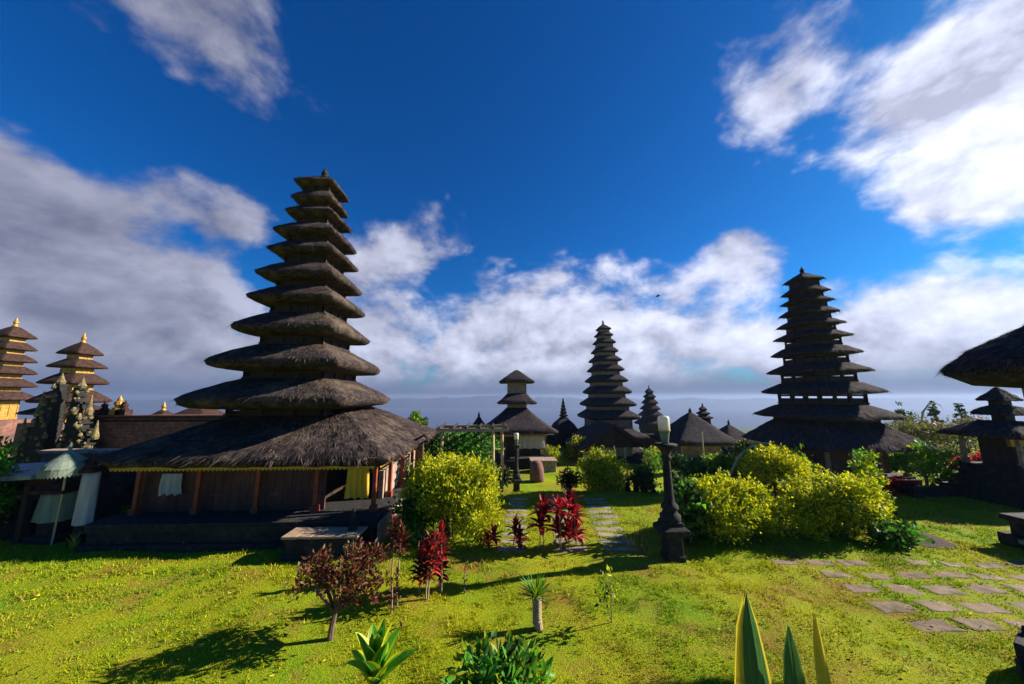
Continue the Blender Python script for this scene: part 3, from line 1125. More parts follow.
# rafters under the eaves
mb = MB()
for k in range(27):
    x = bx0 + .4 + (bx1 - bx0 - .8) * k / 26
    mb.tube([(x, by0 + .3, 1.76), (x, by0 + 1.6, 1.94)], .022, 6)
mb.build('rafters', M_WOOD, mer)

# offering table in front of the plinth
tb = thing('offering_table', 'low dark stone table with a sunlit tan top before the tall tower', 'table', (-3.85, 8.5, 0))
mb = MB()
mb.box((0, 0, .20), (1.5, .5, .44)); mb.box((0, 0, .05), (1.62, .6, .14))
mb.box((0, 0, .39), (1.56, .54, .08))
mb.build('base', M_STONE, tb, bevel=.015)
mb = MB()
for k in range(5):
    mb.box((-.66 + k * .33, 0, .462), (.322, .58, .055), jit=.004)
mb.build('table_top', M_WOOD_TAN, tb, bevel=.008)
# cloth hanging on the corner
mb = MB()


def cloth(mb, cx, cy, z0, z1, w, dirx=1, diry=0, folds=5, depth=.035, flare=1.15, nx=28, nz_=10, thick=True):
    vs = []; fs = []
    for j in range(nz_ + 1):
        t = j / nz_
        for i in range(nx + 1):
            s = i / nx - .5
            ww = w * (1 + (flare - 1) * t)
            off = depth * math.sin(s * folds * 2 * PI + .8 * math.sin(t * 4)) * (.35 + .65 * t)
            x = cx + dirx * s * ww - diry * off
            y = cy + diry * s * ww + dirx * off
            vs.append((x, y, z0 + (z1 - z0) * t + .02 * math.sin(s * 19) * t))
    for j in range(nz_):
        for i in range(nx):
            a = j * (nx + 1) + i
            fs.append((a, a + 1, a + nx + 2, a + nx + 1))
    b = len(vs)
    vs2 = [(v[0] - diry * .012, v[1] + dirx * .012 + .012, v[2]) for v in vs]
    fs2 = [tuple(b + q for q in reversed(f)) for f in fs]
    mb.add(vs + vs2, fs + fs2)


cl = MB()
cloth(cl, 0, 0, 1.82, .95, .55, folds=4)
o = cl.build('temple_cloth', M_CLOTH_Y, loc=(-3.7, 9.75, -.1), smooth=True)
tag(o, 'yellow cloth hanging between red posts under the thatched eave', 'cloth')
cl = MB()
cloth(cl, 0, 0, 1.62, 1.1, .5, folds=3)
o = cl.build('temple_cloth', M_CLOTH_W, loc=(-8.45, 9.72, -.1), smooth=True)
tag(o, 'pale grey cloth hanging in the dark pavilion below the left eave', 'cloth')

# small dark guardian statue at the offering table
def statue(name, label, loc, s=1.0, m=None, group=None, rz=0):
    r = thing(name, label, 'statue', loc, rz, group)
    mb = MB()
    mb.box((0, 0, .09 * s), (.30 * s, .30 * s, .20 * s)); mb.box((0, 0, .2 * s), (.34 * s, .34 * s, .05 * s))
    mb.build('pedestal', m or M_STONE, r, bevel=.01 * s)
    mb = MB()
    mb.lathe([(.12 * s, .22 * s), (.15 * s, .27 * s), (.13 * s, .38 * s), (.10 * s, .50 * s), (.13 * s, .60 * s), (.07 * s, .67 * s), (.055 * s, .70 * s), (.085 * s, .76 * s), (.08 * s, .83 * s),
              (.05 * s, .88 * s), (.055 * s, .92 * s), (.015 * s, 1.0 * s)], n=12)
    mb.tube([(-.12 * s, 0, .58 * s), (-.18 * s, -.05 * s, .46 * s), (-.08 * s, -.13 * s, .42 * s)], [.045 * s, .04 * s, .035 * s], 6)
    mb.tube([(.12 * s, 0, .58 * s), (.18 * s, -.05 * s, .46 * s), (.08 * s, -.13 * s, .42 * s)], [.045 * s, .04 * s, .035 * s], 6)
    mb.build('figure', m or M_STONE, r, smooth=True)
    return r


statue('guardian_statue', 'small black stone guardian figure on the tan table top by the red corner post', (-3.28, 8.56, .49), .5)

# ------------------------------------------------------------------ the big meru at the right
RX, RY = 14.6, 15.0
tiersR = [(0.59, 8.95), (0.67, 8.37), (0.74, 7.9), (0.81, 7.35), (0.9, 6.8), (1.01, 6.22), (1.14, 5.45), (1.29, 4.64), (1.48, 3.74), (1.72, 2.69)][::-1]
mer = thing('meru_tower', 'dark tiered thatched meru tower with open slatted storeys behind the yellow bushes', 'pagoda', (RX, RY, 0))
meru_tiers(mer, tiersR, 2.2, M_WOOD, M_THATCH_DARK, M_STRAW_DARK, .66, straw=1500, fringe=260, n=16, jit=.03, rise=.46, under=.07, top_h=.40, slats=9)
bw = 2.28
pr = [(.60, .60, .05, 0), (.88, .88, -.14, .2), (.965, .965, -.12, .6), (.99, .99, -.04, 1), (1, 1, .02, 1)]
for q, s in ((.08, .10), (.2, .23), (.36, .39), (.54, .57), (.72, .74), (.88, .89)):
    r = 1 + (1.2 / bw - 1) * q
    pr.append((r, r, .02 + .98 * s, 1))
pr.append((1.2 / bw, 1.2 / bw, 1.0, .2))
roof_mesh('base_roof', bw, bw, pr, M_THATCH_DARK, mer, (0, 0, 1.55), n=30, rnd=.04, jit=.05, seed=15, straw=5500, straw_mat=M_STRAW_DARK, slen=.26, fringe=1000)
mb = MB()
mb.box((0, 0, .1), (3.7, 3.7, .5)); mb.box((0, 0, .37), (3.5, 3.5, .12))
mb.build('plinth', M_STONE, mer, bevel=.02)
mb = MB()
mb.box((.2, .2, .95), (2.6, 2.6, 1.15))
mb.build('wall', M_WALL, mer)
for sx in (-1, -.35, .35, 1):
    for sy in (-1, 1):
        mb = MB(); mb.box((sx * 1.6, sy * 1.6, .95), (.11, .11, 1.1)); mb.box((sx * 1.6, sy * 1.6, .48), (.18, .18, .12)); mb.build('post', M_WOOD_TAN, mer)
mb = MB()
for s in (-1, 1):
    mb.box((0, s * 1.62, 1.47), (3.5, .1, .1)); mb.box((s * 1.62, 0, 1.471), (.098, 3.12, .1))
mb.build('eave_beam', M_YELLOW_TRIM, mer)

# ------------------------------------------------------------------ the slender meru in the centre
def px_tiers(cx, rows, Y, Xoff=0):
    """rows of (pixel y, half width in pixels) at distance Y -> (half width, z)"""
    out = []
    for (py, hw) in rows:
        a, b = at(cx - hw, py, Y), at(cx + hw, py, Y)
        out.append(((b.x - a.x) / 2, (a.z + b.z) / 2))
    return out


CY_ = 31.0
rows = [(326.5, 7.7), (333, 9.3), (340.7, 11.2), (350, 13.1), (359, 15.6), (369, 17.2), (380, 19.7), (391.5, 22.1), (404, 25.2), (416.7, 27.7)][::-1]
tc_ = [(w * .88, z) for w, z in px_tiers(611.5, rows, CY_)]
cxx = at(612, 410, CY_).x
gc = g1(cxx, CY_)
mer = thing('meru_tower', 'slender dark meru tower with pale bands between tiers above the distant gabled hall', 'pagoda', (cxx, CY_ + 1.5, 0))
meru_tiers(mer, tc_, .7, M_STONE_TAN, M_THATCH_DARK, M_STRAW_DARK, .70, straw=300, fringe=0, n=10, jit=.04, rise=.52, under=.12)
mb = MB(); mb.box((0, 0, (gc + .9) / 2), (3.4, 3.4, .9 - gc)); mb.build('wall', M_WALL, mer)
mb = MB(); mb.box((0, 0, gc + .25), (4.2, 4.2, .6)); mb.build('plinth', M_STONE, mer, bevel=.02)
pr = [(.6, .6, .0, 0), (.95, .95, -.12, .6), (1, 1, 0, 1), (.85, .85, .22, 1), (.7, .7, .46, 1), (.5, .5, .9, .3)]
roof_mesh('base_roof', 3.1, 3.1, pr, M_THATCH_DARK, mer, (0, 0, .05), n=14, jit=.06, seed=2, straw=700, straw_mat=M_STRAW_DARK)


# hall with gable end facing us in front of it
def gable_hall(name, label, x, y, w, ln, zg, ze, zr, roof_m=M_THATCH_DARK, wall_m=M_CREAM, face='y', rot=0):
    r = thing(name, label, 'building', (x, y, zg), rot)
    mb = MB()
    mb.box((0, ln / 2, .15), (w * .86, ln * .9, .4))
    mb.build('plinth', M_STONE, r)
    mb = MB()
    mb.box((0, ln / 2 + .3, (ze - zg) / 2 + .1), (w * .6, ln * .62, ze - zg))
    mb.build('wall', wall_m, r)
    for sx in (-.4, -.14, .14, .4):
        mb = MB(); mb.box((sx * w, .35, (ze - zg) / 2 + .1), (.14, .14, ze - zg)); mb.build('post', wall_m, r)
    # gabled thatch with thick verge
    mb = MB()
    n = 12; th = .28
    for (y0, y1) in ((-.1, ln + .1),):
        ysn = 10
        vs = []; fs = []
        prof = []
        for k in range(-n, n + 1):
            t = k / n
            zz = (zr - zg) - (zr - ze) * (abs(t) ** .92)
            prof.append((t * w / 2, zz))
        for j in range(ysn + 1):
            yy = y0 + (y1 - y0) * j / ysn
            for (px_, pz) in prof:
                jx = .05 * noise.noise(Vector((px_ * 1.3, yy * 1.3, zr)))
                vs.append((px_, yy + .05 * noise.noise(Vector((px_ * 2, yy, 1))), pz + jx))
        m2 = len(prof)
        off = len(vs)
        for j in range(ysn + 1):
            yy = y0 + (y1 - y0) * j / ysn
            for (px_, pz) in prof:
                vs.append((px_ * .97, yy, pz - th))
        for j in range(ysn):
            for i in range(m2 - 1):
                a = j * m2 + i
                fs.append((a, a + 1, a + m2 + 1, a + m2))
                fs.append((off + a, off + a + m2, off + a + m2 + 1, off + a + 1))
        for i in range(m2 - 1):
            fs.append((i, off + i, off + i + 1, i + 1))
            a = ysn * m2 + i
            fs.append((a, a + 1, off + a + 1, off + a))
        for j in range(ysn):
            a = j * m2
            fs.append((a, a + m2, off + a + m2, off + a))
            a = j * m2 + m2 - 1
            fs.append((a, off + a, off + a + m2, a + m2))
        mb.add(vs, fs)
    mb.build('roof', roof_m, r)
    mb = MB()
    mb.add([(-w * .36, .25, ze - zg), (w * .36, .25, ze - zg), (0, .25, (zr - zg) - .35), (-w * .36, .33, ze - zg), (w * .36, .33, ze - zg), (0, .33, (zr - zg) - .35)],
           [(0, 1, 2), (5, 4, 3), (0, 3, 4, 1), (1, 4, 5, 2), (2, 5, 3, 0)])
    mb.build('gable_wall', M_WOOD, r)
    return r


a, b, pk = at(577, 449, 25), at(654, 449, 25), at(611, 424, 25)
gable_hall('gabled_hall', 'dark thatched hall with a steep front gable below the slender tower', (a.x + b.x) / 2, 25, b.x - a.x, 4.5, g1(10, 25), a.z + .05, pk.z)


# ------------------------------------------------------------------ pavilions with pyramid roofs
def pyramid_pavilion(name, label, x, y, half, zg, ze, zt, top=.12, roof_m=M_THATCH_DARK, wall_m=M_WALL, cat='pavilion', wall=True, fin=.35, group=None, halfy=None, wallh=.7,
                     straw=500, fin_m=None, base_m=None):
    r = thing(name, label, cat, (x, y, zg), 0, group)
    hy = halfy or half
    H = ze - zg
    pr = [(.6, .6, .0, 0), (.93, .93, -.12, .5), (1, 1, 0, 1)]
    h = zt - ze
    tx, ty = top / half, top / hy
    for q in (.15, .32, .5, .68, .85):
        pr.append((1 + (tx - 1) * q, 1 + (ty - 1) * q, h * (q ** 1.08), 1))
    pr.append((tx, ty, h, .2))
    roof_mesh('roof', half, hy, pr, roof_m, r, (0, 0, H), n=12, jit=.05, seed=x + y, straw=straw, straw_mat=M_STRAW_DARK if roof_m is M_THATCH_DARK else roof_m, slen=.25)
    mb = MB(); mb.box((0, 0, .12), (half * 1.75, hy * 1.75, .5)); mb.box((0, 0, .39), (half * 1.65, hy * 1.65, .08)); mb.build('plinth', base_m or M_STONE, r, bevel=.02)
    if wall:
        mb = MB(); mb.box((0, hy * .1, .4 + (H - .4) / 2), (half * 1.15, hy * 1.1, H - .42)); mb.build('wall', wall_m, r)
    for sx in (-1, 1):
        for sy in (-1, 1):
            mb = MB(); mb.box((sx * half * .76, sy * hy * .76, .4 + (H - .4) / 2), (.12, .12, H - .4)); mb.build('post', M_WOOD_TAN, r)
    mb = MB()
    for s in (-1, 1):
        mb.box((0, s * hy * .76, H - .12), (half * 1.6, .1, .12)); mb.box((s * half * .76, 0, H - .121), (.1, hy * 1.4, .12))
    mb.build('eave_beam', M_WOOD_TAN, r)
    if fin:
        f = MB(); finial_mesh(f, top * .75, fin, h - .02); f.build('finial', fin_m or M_STONE, r, (0, 0, H), smooth=True)
    return r


# three-roofed pavilion beside the pergola
Y3 = 24.0
pv = thing('tiered_pavilion', 'pavilion with a broad dark roof and two small roofs stacked above cream walls', 'pavilion', (at(518, 430, Y3).x, Y3 + 1.5, g1(1.5, Y3)))
zg3 = g1(1.5, Y3)
zt = [at(518, q, Y3).z - zg3 for q in (431, 403, 381, 369)]
pr = [(.6, .6, .05, 0), (.95, .95, -.12, .5), (1, 1, 0, 1), (.8, .8, .33, 1), (.6, .6, .72, 1), (.42, .42, 1.14, 1), (.26, .26, zt[1] - zt[0] - .35, .2)]
roof_mesh('roof', 2.75, 2.75, pr, M_THATCH_DARK, pv, (0, 0, zt[0]), n=16, jit=.05, seed=3, straw=900, straw_mat=M_STRAW_DARK)
roof_mesh('tier_roof', 1.45, 1.45, [(.5, .5, -.08, 0), (.95, .95, -.1, .5), (1, 1, 0, 1), (.75, .75, .26, 1), (.45, .45, .72, .2)], M_THATCH_DARK, pv, (0, 0, zt[1]), n=12, jit=.04, seed=4, straw=400, straw_mat=M_STRAW_DARK)
roof_mesh('tier_roof', 1.30, 1.30, [(.5, .5, -.08, 0), (.95, .95, -.1, .5), (1, 1, 0, 1), (.7, .7, .3, 1), (.35, .35, .62, 1), (.06, .06, .88, .2)], M_THATCH_DARK, pv, (0, 0, zt[2]), n=12, jit=.04, seed=6, straw=400, straw_mat=M_STRAW_DARK)
for z0, z1 in ((zt[1] - .55, zt[1] - .04), (zt[1] + .6, zt[2] - .04)):
    mb = MB(); mb.box((0, 0, (z0 + z1) / 2), (1.35, 1.35, z1 - z0)); mb.build('tier_body', M_STONE_TAN, pv)
mb = MB(); mb.box((.4, .3, .2 + zt[0] / 2), (2.4, 2.6, zt[0] - .4)); mb.build('wall', M_WOOD, pv)
mb = MB(); mb.box((0, 0, zt[0] - .2), (3.9, 3.9, .24)); mb.build('eave_beam', M_STONE_TAN, pv)
mb = MB(); mb.box((0, 0, .25), (4.3, 4.3, .6)); mb.box((0, 0, .6), (4.1, 4.1, .12)); mb.build('plinth', M_STONE, pv, bevel=.02)
for sx in (-1, 0, 1):
    for sy in (-1, 1):
        mb = MB(); mb.box((sx * 1.8, sy * 1.8, .66 + (zt[0] - .66) / 2), (.14, .14, zt[0] - .7)); mb.build('post', M_STONE_TAN, pv)
cl = MB()
cloth(cl, 0, 0, zt[0] - .32, zt[0] - 1.1, 1.6, folds=4)
o = cl.build('temple_cloth', M_CLOTH_W, loc=(pv.location.x + .9, pv.location.y - 1.95, zg3), smooth=True)
tag(o, 'long white cloth hanging under the eave of the three-roofed pavilion', 'cloth')

# small shrine with a tall stepped spire
Ys = 34.0
s0 = at(565, 400, Ys); e0 = at(565, 432, Ys)
sh = thing('spire_shrine', 'small grey shrine with a stepped pointed spire between pavilion and slender tower', 'shrine', (s0.x, Ys + 1, g1(s0.x, Ys)))
zz = e0.z - g1(s0.x, Ys)
roof_mesh('roof', 1.3, 1.3, [(.6, .6, 0, 0), (1, 1, 0, .6), (.95, .95, .25, 1), (.75, .75, .7, 1), (.4, .4, 1.15, .5), (.2, .2, 1.3, .1)], M_THATCH_DARK, sh, (0, 0, zz), n=10, jit=.05, seed=8)
mb = MB()
z = zz + 1.1
for k in range(6):
    w = .42 * (1 - k / 7.0)
    mb.lathe([(w * .6, z), (w, z + .08), (w * 1.05, z + .14), (w * .55, z + .34)], square=True); z += .31
mb.lathe([(.06, z), (.10, z + .1), (.02, z + .35)], n=8)
mb.build('spire', M_STONE, sh)
mb = MB(); mb.box((0, 0, zz / 2), (1.7, 1.7, zz)); mb.box((0, 0, .3), (2.6, 2.6, .7)); mb.box((0, 0, zz - .2), (2.0, 2.0, .2)); mb.build('body', M_STONE, sh, bevel=.03)

# far meru, right of centre
Yf = 48.0
rowsf = [(392, 3.6), (397, 5), (403, 6.3), (409, 7.6), (415.5, 9), (424, 12)][::-1]
tf = px_tiers(655, rowsf, Yf)
xf = at(655, 410, Yf).x
mer = thing('meru_tower', 'farthest small meru tower with six close tiers behind the lamp post', 'pagoda', (xf, Yf + 1.5, 0))
meru_tiers(mer, tf, -1.2, M_WOOD, M_THATCH_DARK, M_STRAW_DARK, .68, straw=0, n=8, jit=.03, rise=.6, under=.14)
mb = MB(); mb.box((0, 0, -1.6), (2.4, 2.4, 2.2)); mb.build('wall', M_STONE, mer)

# pavilions right of centre
zz = g1(14.5, 24)
pyramid_pavilion('thatched_pavilion', 'dark pyramid-roofed pavilion with ochre walls right of the near lamp post', at(703, 441, 24).x + .1, 25.5, 2.45, zz, at(700, 443, 24).z, at(700, 414, 24).z, .16, wall_m=M_STONE_TAN, fin=.45)
for (px_, py_, pe, hw, Y, lab) in ((712, 422, 437, 18, 33, 'low dark roof with a thin spire just behind the ochre-walled pavilion'),
                                   (738, 426, 442, 20, 30, 'low twin-knobbed dark roof between the ochre pavilion and the dark meru'),
                                   (478, 418, 436, 14, 30, 'small peaked dark roof seen over the vine pergola'),
                                   (632, 442, 452, 16, 29, 'small low dark roof at the right foot of the slender tower')):
    A, B_ = at(px_ - hw, pe, Y), at(px_ + hw, pe, Y)
    x = at(px_, pe, Y).x
    pyramid_pavilion('thatched_pavilion', lab, x, Y + 1, (B_.x - A.x) / 2, g1(x, Y), at(px_, pe, Y).z, at(px_, py_, Y).z, .14, fin=.55, straw=200)
# stone spire topping the far wall, seen above the pavilion
A = at(703, 412, 34)
sp_ = MB()
zb = g1(A.x, 34)
sp_.box((0, 0, (A.z - zb - .6) / 2), (.9, .9, A.z - zb - .6))
z = A.z - zb - .7
for k in range(3):
    w = .62 * (1 - k * .28)
    sp_.lathe([(w * .6, z), (w, z + .12), (w * 1.05, z + .2), (w * .4, z + .42)], square=True); z += .40
sp_.lathe([(.07, z), (.1, z + .1), (.02, z + .4)], n=8)
o = sp_.build('stone_pillar', M_STONE, loc=(A.x, 34, zb))
tag(o, 'stone pillar with stepped cap rising behind the ochre-walled pavilion roof', 'pillar')

# boundary wall across the far lawn
mb = MB()
x0, x1 = -4.5, 30.0
k = x0
while k < x1:
    ln = 1.6
    mb.box((k + ln / 2, 36, g1(k, 36) + .45), (ln - .004, .4, 1.3))
    mb.box((k + ln / 2, 36, g1(k, 36) + 1.16), (ln - .002, .56, .14))
    k += ln
o = mb.build('boundary_wall', M_STONE)
tag(o, 'long dark stone wall along the back of the far lawn', 'wall')

# ------------------------------------------------------------------ left: golden merus, split gate, brick wall
def gold_meru(label, cx, rows, Y, zbot, group=None):
    t = [(w * .53, z) for w, z in px_tiers(cx, rows, Y + 1.2)]
    xx = at(cx, rows[0][0], Y + 1.2).x
    r = thing('golden_meru', label, 'pagoda', (xx, Y + 1.2, 0))

    def off(z):
        return (0, 0)
    meru_tiers(r, t, zbot, M_GOLD, M_THATCH_BROWN, M_THATCH_BROWN, .50, straw=250, fringe=0, n=12, jit=.03, rise=.60, under=.10, cap=M_GOLD, top_h=.9)
    mb = MB(); mb.box((0, 0, (zbot - 1) / 2), (3.0, 3.0, zbot + 1.2)); mb.build('wall', M_BRICK, r)
    return r


gold_meru('golden-bodied meru with five brown tiers behind the split stone gate', 69, [(412, 42), (401, 38), (383, 33), (367, 29), (354, 23)], 26, 1.6)
gold_meru('golden-bodied meru with many brown tiers cut by the photo edge', -2, [(399, 34), (386, 31), (373, 29), (361, 27), (349, 25), (337, 23)], 28, 1.6)


def split_gate(label, x0, x1, ybot, ytop, Y, lean, group):
    """half of a split gate: stacked stepped masonry with carved flame pieces. lean=+1: tall edge on the right side"""
    A, B_ = at(x0, ybot, Y), at(x1, ybot, Y)
    zt_ = at((x0 + x1) / 2, ytop, Y).z
    w = B_.x - A.x
    r = thing('split_gate', label, 'gate', ((A.x + B_.x) / 2, Y, -1.0), 0, group)
    mb = MB(); orn = mb
    H = zt_ + 1.0
    n = 15
    inner = lean * w / 2
    for k in range(n):
        t0, t1 = k / n, (k + 1) / n
        ww = w * (1 - .064 * k - .09 * (k % 2)) * random.uniform(.9, 1.06)
        ww = max(ww, w * .10)
        cxk = inner - lean * ww / 2
        mb.box((cxk, 0, H * (t0 + t1) / 2), (ww, 0.8 * (1 - .042 * k), H / n))
        mb.box((cxk - lean * .04, 0, H * t1 - .05), (ww + .12, 0.9 * (1 - .042 * k), .09))
        for s in range(3 + (n - k) // 3):
            ex = cxk + random.uniform(-.5, .5) * ww
            if random.random() < .5:
                ex = cxk - lean * ww * .5
            q = random.uniform(.05, .12)
            if random.random() < .35:
                continue
            zc = H * t0 + random.uniform(.1, .9) * H / n
            orn.lathe([(q * .6, zc - q), (q, zc - q * .3), (q * .7, zc + q * .4), (q * .15, zc + q * 1.3)], (ex, -.40 * (1 - .042 * k) - .02, 0), n=7, mi=1)
            orn.lathe([(q * .6, zc - q), (q, zc - q * .3), (q * .7, zc + q * .4), (q * .15, zc + q * 1.3)], (cxk - lean * ww * .5, random.uniform(-.35, .35), 0), n=7, mi=1)
    mb.lathe([(.14, H), (.18, H + .1), (.1, H + .25), (.02, H + .55)], (inner - lean * w * .08, 0, 0), n=8, mi=1)
    mb.lathe([(.12, H * .74), (.15, H * .76), (.09, H * .82), (.02, H * .93)], (inner - lean * w * .42, 0, 0), n=8, mi=1)
    mb.lathe([(.12, H * .5), (.15, H * .52), (.09, H * .58), (.02, H * .68)], (inner - lean * w * .72, 0, 0), n=8, mi=1)
    mb.build('body', [M_STONE_GATE, M_STONE_GILT], r)
    return r


split_gate('carved stone half of the split gate beside the left golden tower', 2, 46, 470, 384, 18, +1, 'halves of the split stone gate')
split_gate('carved stone half of the split gate nearer the brick wall', 62, 99, 470, 388, 18, -1, 'halves of the split stone gate')

# brick wall with coping and gilded caps
A, B_ = at(92, 418, 19), at(205, 418, 19)
bw_ = thing('brick_wall', 'weathered red brick wall with flat coping behind the tall tower roof', 'wall', (0, 19, 0))
mb = MB()
rowh = .16
r = 0
z = -.3
while z < A.z:
    x = A.x - (0 if r % 2 else .22)
    while x < B_.x + 2:
        mb.box((x + .22, .0, z + rowh / 2), (.432, .5, rowh - .012), jit=.004)
        x += .44
    z += rowh; r += 1
mb.build('masonry', M_BRICK, bw_)
mb = MB()
mb.box(((A.x + B_.x) / 2 + 1, 0, A.z + .06), (B_.x - A.x + 2.6, .72, .12)); mb.box(((A.x + B_.x) / 2 + 1, 0, A.z - .14), (B_.x - A.x + 2.4, .6, .1))
mb.build('coping', M_THATCH_BROWN, bw_, bevel=.015)
for px_ in (104, 118, 124):
    c_ = at(px_, 412, 19)
    f = MB(); f.box((0, 0, -.3), (.5, .4, .3)); finial_mesh(f, .14 if px_ != 118 else .2, .5 if px_ != 118 else .75, -.15)
    f.build('finial', M_GOLD if px_ == 118 else M_THATCH_BROWN, bw_, (c_.x, 0, A.z + .57))
for (px_, pt_, pe, hw, Y, gold, lab) in ((148, 411, 422, 14, 26, True, 'small brown roof with a golden knob seen over the brick wall'),
                                         (188, 405, 420, 26, 27, False, 'broad brown roof between brick wall and tall tower tier')):
    A2, B2 = at(px_ - hw, pe, Y), at(px_ + hw, pe, Y)
    pyramid_pavilion('thatched_pavilion', lab, (A2.x + B2.x) / 2, Y + 1, (B2.x - A2.x) / 2, -.5, A2.z, at(px_, pt_, Y).z, .18, roof_m=M_THATCH_BROWN, wall_m=M_BRICK,
                     fin=.7 if gold else .2, fin_m=M_GOLD if gold else M_STONE, straw=150)

# dark shelter at the far left with a grey roof edge
shl = thing('open_shelter', 'dark open shelter with a slanting grey roof edge left of the white umbrella', 'shelter', (-13.3, 10.6, 0))
mb = MB()
mb.add([(-3.2, -1.5, 1.28), (1.9, -1.3, 1.50), (1.9, 1.0, 1.52), (-3.2, 1.0, 1.30), (-3.2, -1.5, 1.38), (1.9, -1.3, 1.60), (1.9, 1.0, 1.62), (-3.2, 1.0, 1.40)],
       [(0, 3, 2, 1), (4, 5, 6, 7), (0, 1, 5, 4), (1, 2, 6, 5), (2, 3, 7, 6), (3, 0, 4, 7)])
mb.build('roof', M_GREYMETAL, shl)
mb = MB(); mb.box((-.6, .9, .62), (5.0, .12, 1.3)); mb.box((-3.0, -.1, .6), (.12, 1.8, 1.3)); mb.box((1.8, .1, .66), (.14, 1.6, 1.4)); mb.build('wall', M_WALL, shl)
for x in (-2.8, -.4, 1.8):
    mb = MB(); mb.box((x, -1.2, .68), (.12, .12, 1.3)); mb.build('post', M_WOOD, shl)
mb = MB(); mb.box((-.6, -.1, .22), (4.6, 1.7, .5)); mb.build('platform', M_STONE, shl, bevel=.02)

# plaster garden wall closing the yard left of the thatched base
gw = thing('garden_wall', 'brown plaster garden wall behind the umbrella, joining the thatched base', 'wall', (-12.4, 12.6, 0))
mb = MB(); mb.box((0, 0, .8), (5.4, .3, 1.7)); mb.build('wall_body', M_WALL, gw)
mb = MB(); mb.box((0, 0, 1.70), (5.5, .44, .10)); mb.build('coping', M_STONE_TAN, gw, bevel=.01)
# ceremonial umbrella and wrapped shrines
um = thing('ceremonial_umbrella', 'pale fringed ceremonial umbrella on a thin pole left of the thatched base', 'umbrella', (-10.62, 9.3, 0))
mb = MB(); mb.tube([(0, 0, 0), (.03, 0, 1.2), (0, 0, 2.45)], .025, 8); mb.build('pole', M_BAMBOO, um)
mb = MB()
prof = [(.52, 1.86), (.53, 1.93), (.46, 2.02), (.32, 2.14), (.16, 2.26), (.05, 2.34), (.04, 2.42), (.06, 2.46), (.01, 2.56)]
mb.lathe(prof, n=20)
mb.build('canopy', M_CLOTH_G, um)
mb = MB()
for k in range(40):
    a0 = 2 * PI * k / 40; a1 = 2 * PI * (k + 1) / 40; am = (a0 + a1) / 2
    R_ = .525
    mb.add([(R_ * math.cos(a0), R_ * math.sin(a0), 1.88), (R_ * math.cos(a1), R_ * math.sin(a1), 1.88), (R_ * 1.0 * math.cos(a1), R_ * math.sin(a1), 1.76), (R_ * math.cos(am), R_ * math.sin(am), 1.70),
            (R_ * math.cos(a0), R_ * math.sin(a0), 1.76)], [(0, 1, 2, 3, 4)])
mb.build('fringe', M_CLOTH_G, um)
um.scale = (.82, .82, .93)


def wrapped(label, loc, w, z0, z1, m, flare):
    r = thing('wrapped_shrine', label, 'shrine', loc)
    mb = MB()
    n = 32
    vs = []; fs = []
    for j in range(9):
        t = j / 8
        for k in range(n):
            a = 2 * PI * k / n
            rr = w * (1 + (flare - 1) * (1 - t)) * (1 + .07 * math.sin(a * 7 + t * 1.3) * (1.2 - t))
            vs.append((rr * math.cos(a), rr * .8 * math.sin(a), z0 + (z1 - z0) * t))
    for j in range(8):
        for k in range(n):
            fs.append((j * n + k, j * n + (k + 1) % n, (j + 1) * n + (k + 1) % n, (j + 1) * n + k))
    fs.append(tuple(8 * n + k for k in range(n)))
    mb.add(vs, fs)
    mb.build('cloth_wrap', m, r, smooth=True)
    mb = MB(); mb.box((0, 0, z0 / 2 + .05), (w * 1.2, w * 1.1, z0 + .1)); mb.box((0, 0, .08), (w * 1.9, w * 1.7, .2)); mb.build('pedestal', M_STONE, r, bevel=.01)
    mb = MB(); mb.box((0, 0, z1 + .05), (w * 2.1, w * 1.9, .08)); mb.lathe([(w * .8, z1 + .09), (w * .5, z1 + .2), (.03, z1 + .36)], square=True); mb.build('cap', M_THATCH_BROWN, r)
    return r


wrapped('low shrine wrapped in a wide greenish white cloth under the umbrella', (-10.95, 9.6, 0), .36, .5, 1.15, M_CLOTH_G, 1.15)
wrapped('slim shrine wrapped in white cloth beside the thatched base corner', (-10.05, 9.35, 0), .17, .45, 1.65, M_CLOTH_W, 1.1)


# ------------------------------------------------------------------ right: shrine with stepped stone base, near shrine
def steps_base(r, w, d, h, n, m=M_STONE):
    mb = MB()
    for k in range(n):
        t = k / n
        mb.box((0, 0, h * (k + .5) / n), (w * (1 - .075 * k * 6 / n) - (.0 if k % 2 else .12), d * (1 - .075 * k * 6 / n) - (.0 if k % 2 else .12), h / n))
    orn = mb
    for k in range(n):
        for s in (-1, 1):
            for q in (-1, 1):
                ww = w * (1 - .075 * k * 6 / n) / 2
                dd = d * (1 - .075 * k * 6 / n) / 2
                zc = h * (k + 1) / n
                orn.lathe([(.09, zc - .1), (.1, zc), (.07, zc + .06), (.01, zc + .16)], (s * ww, q * dd, 0), n=6)
    mb.build('stepped_base', m, r)


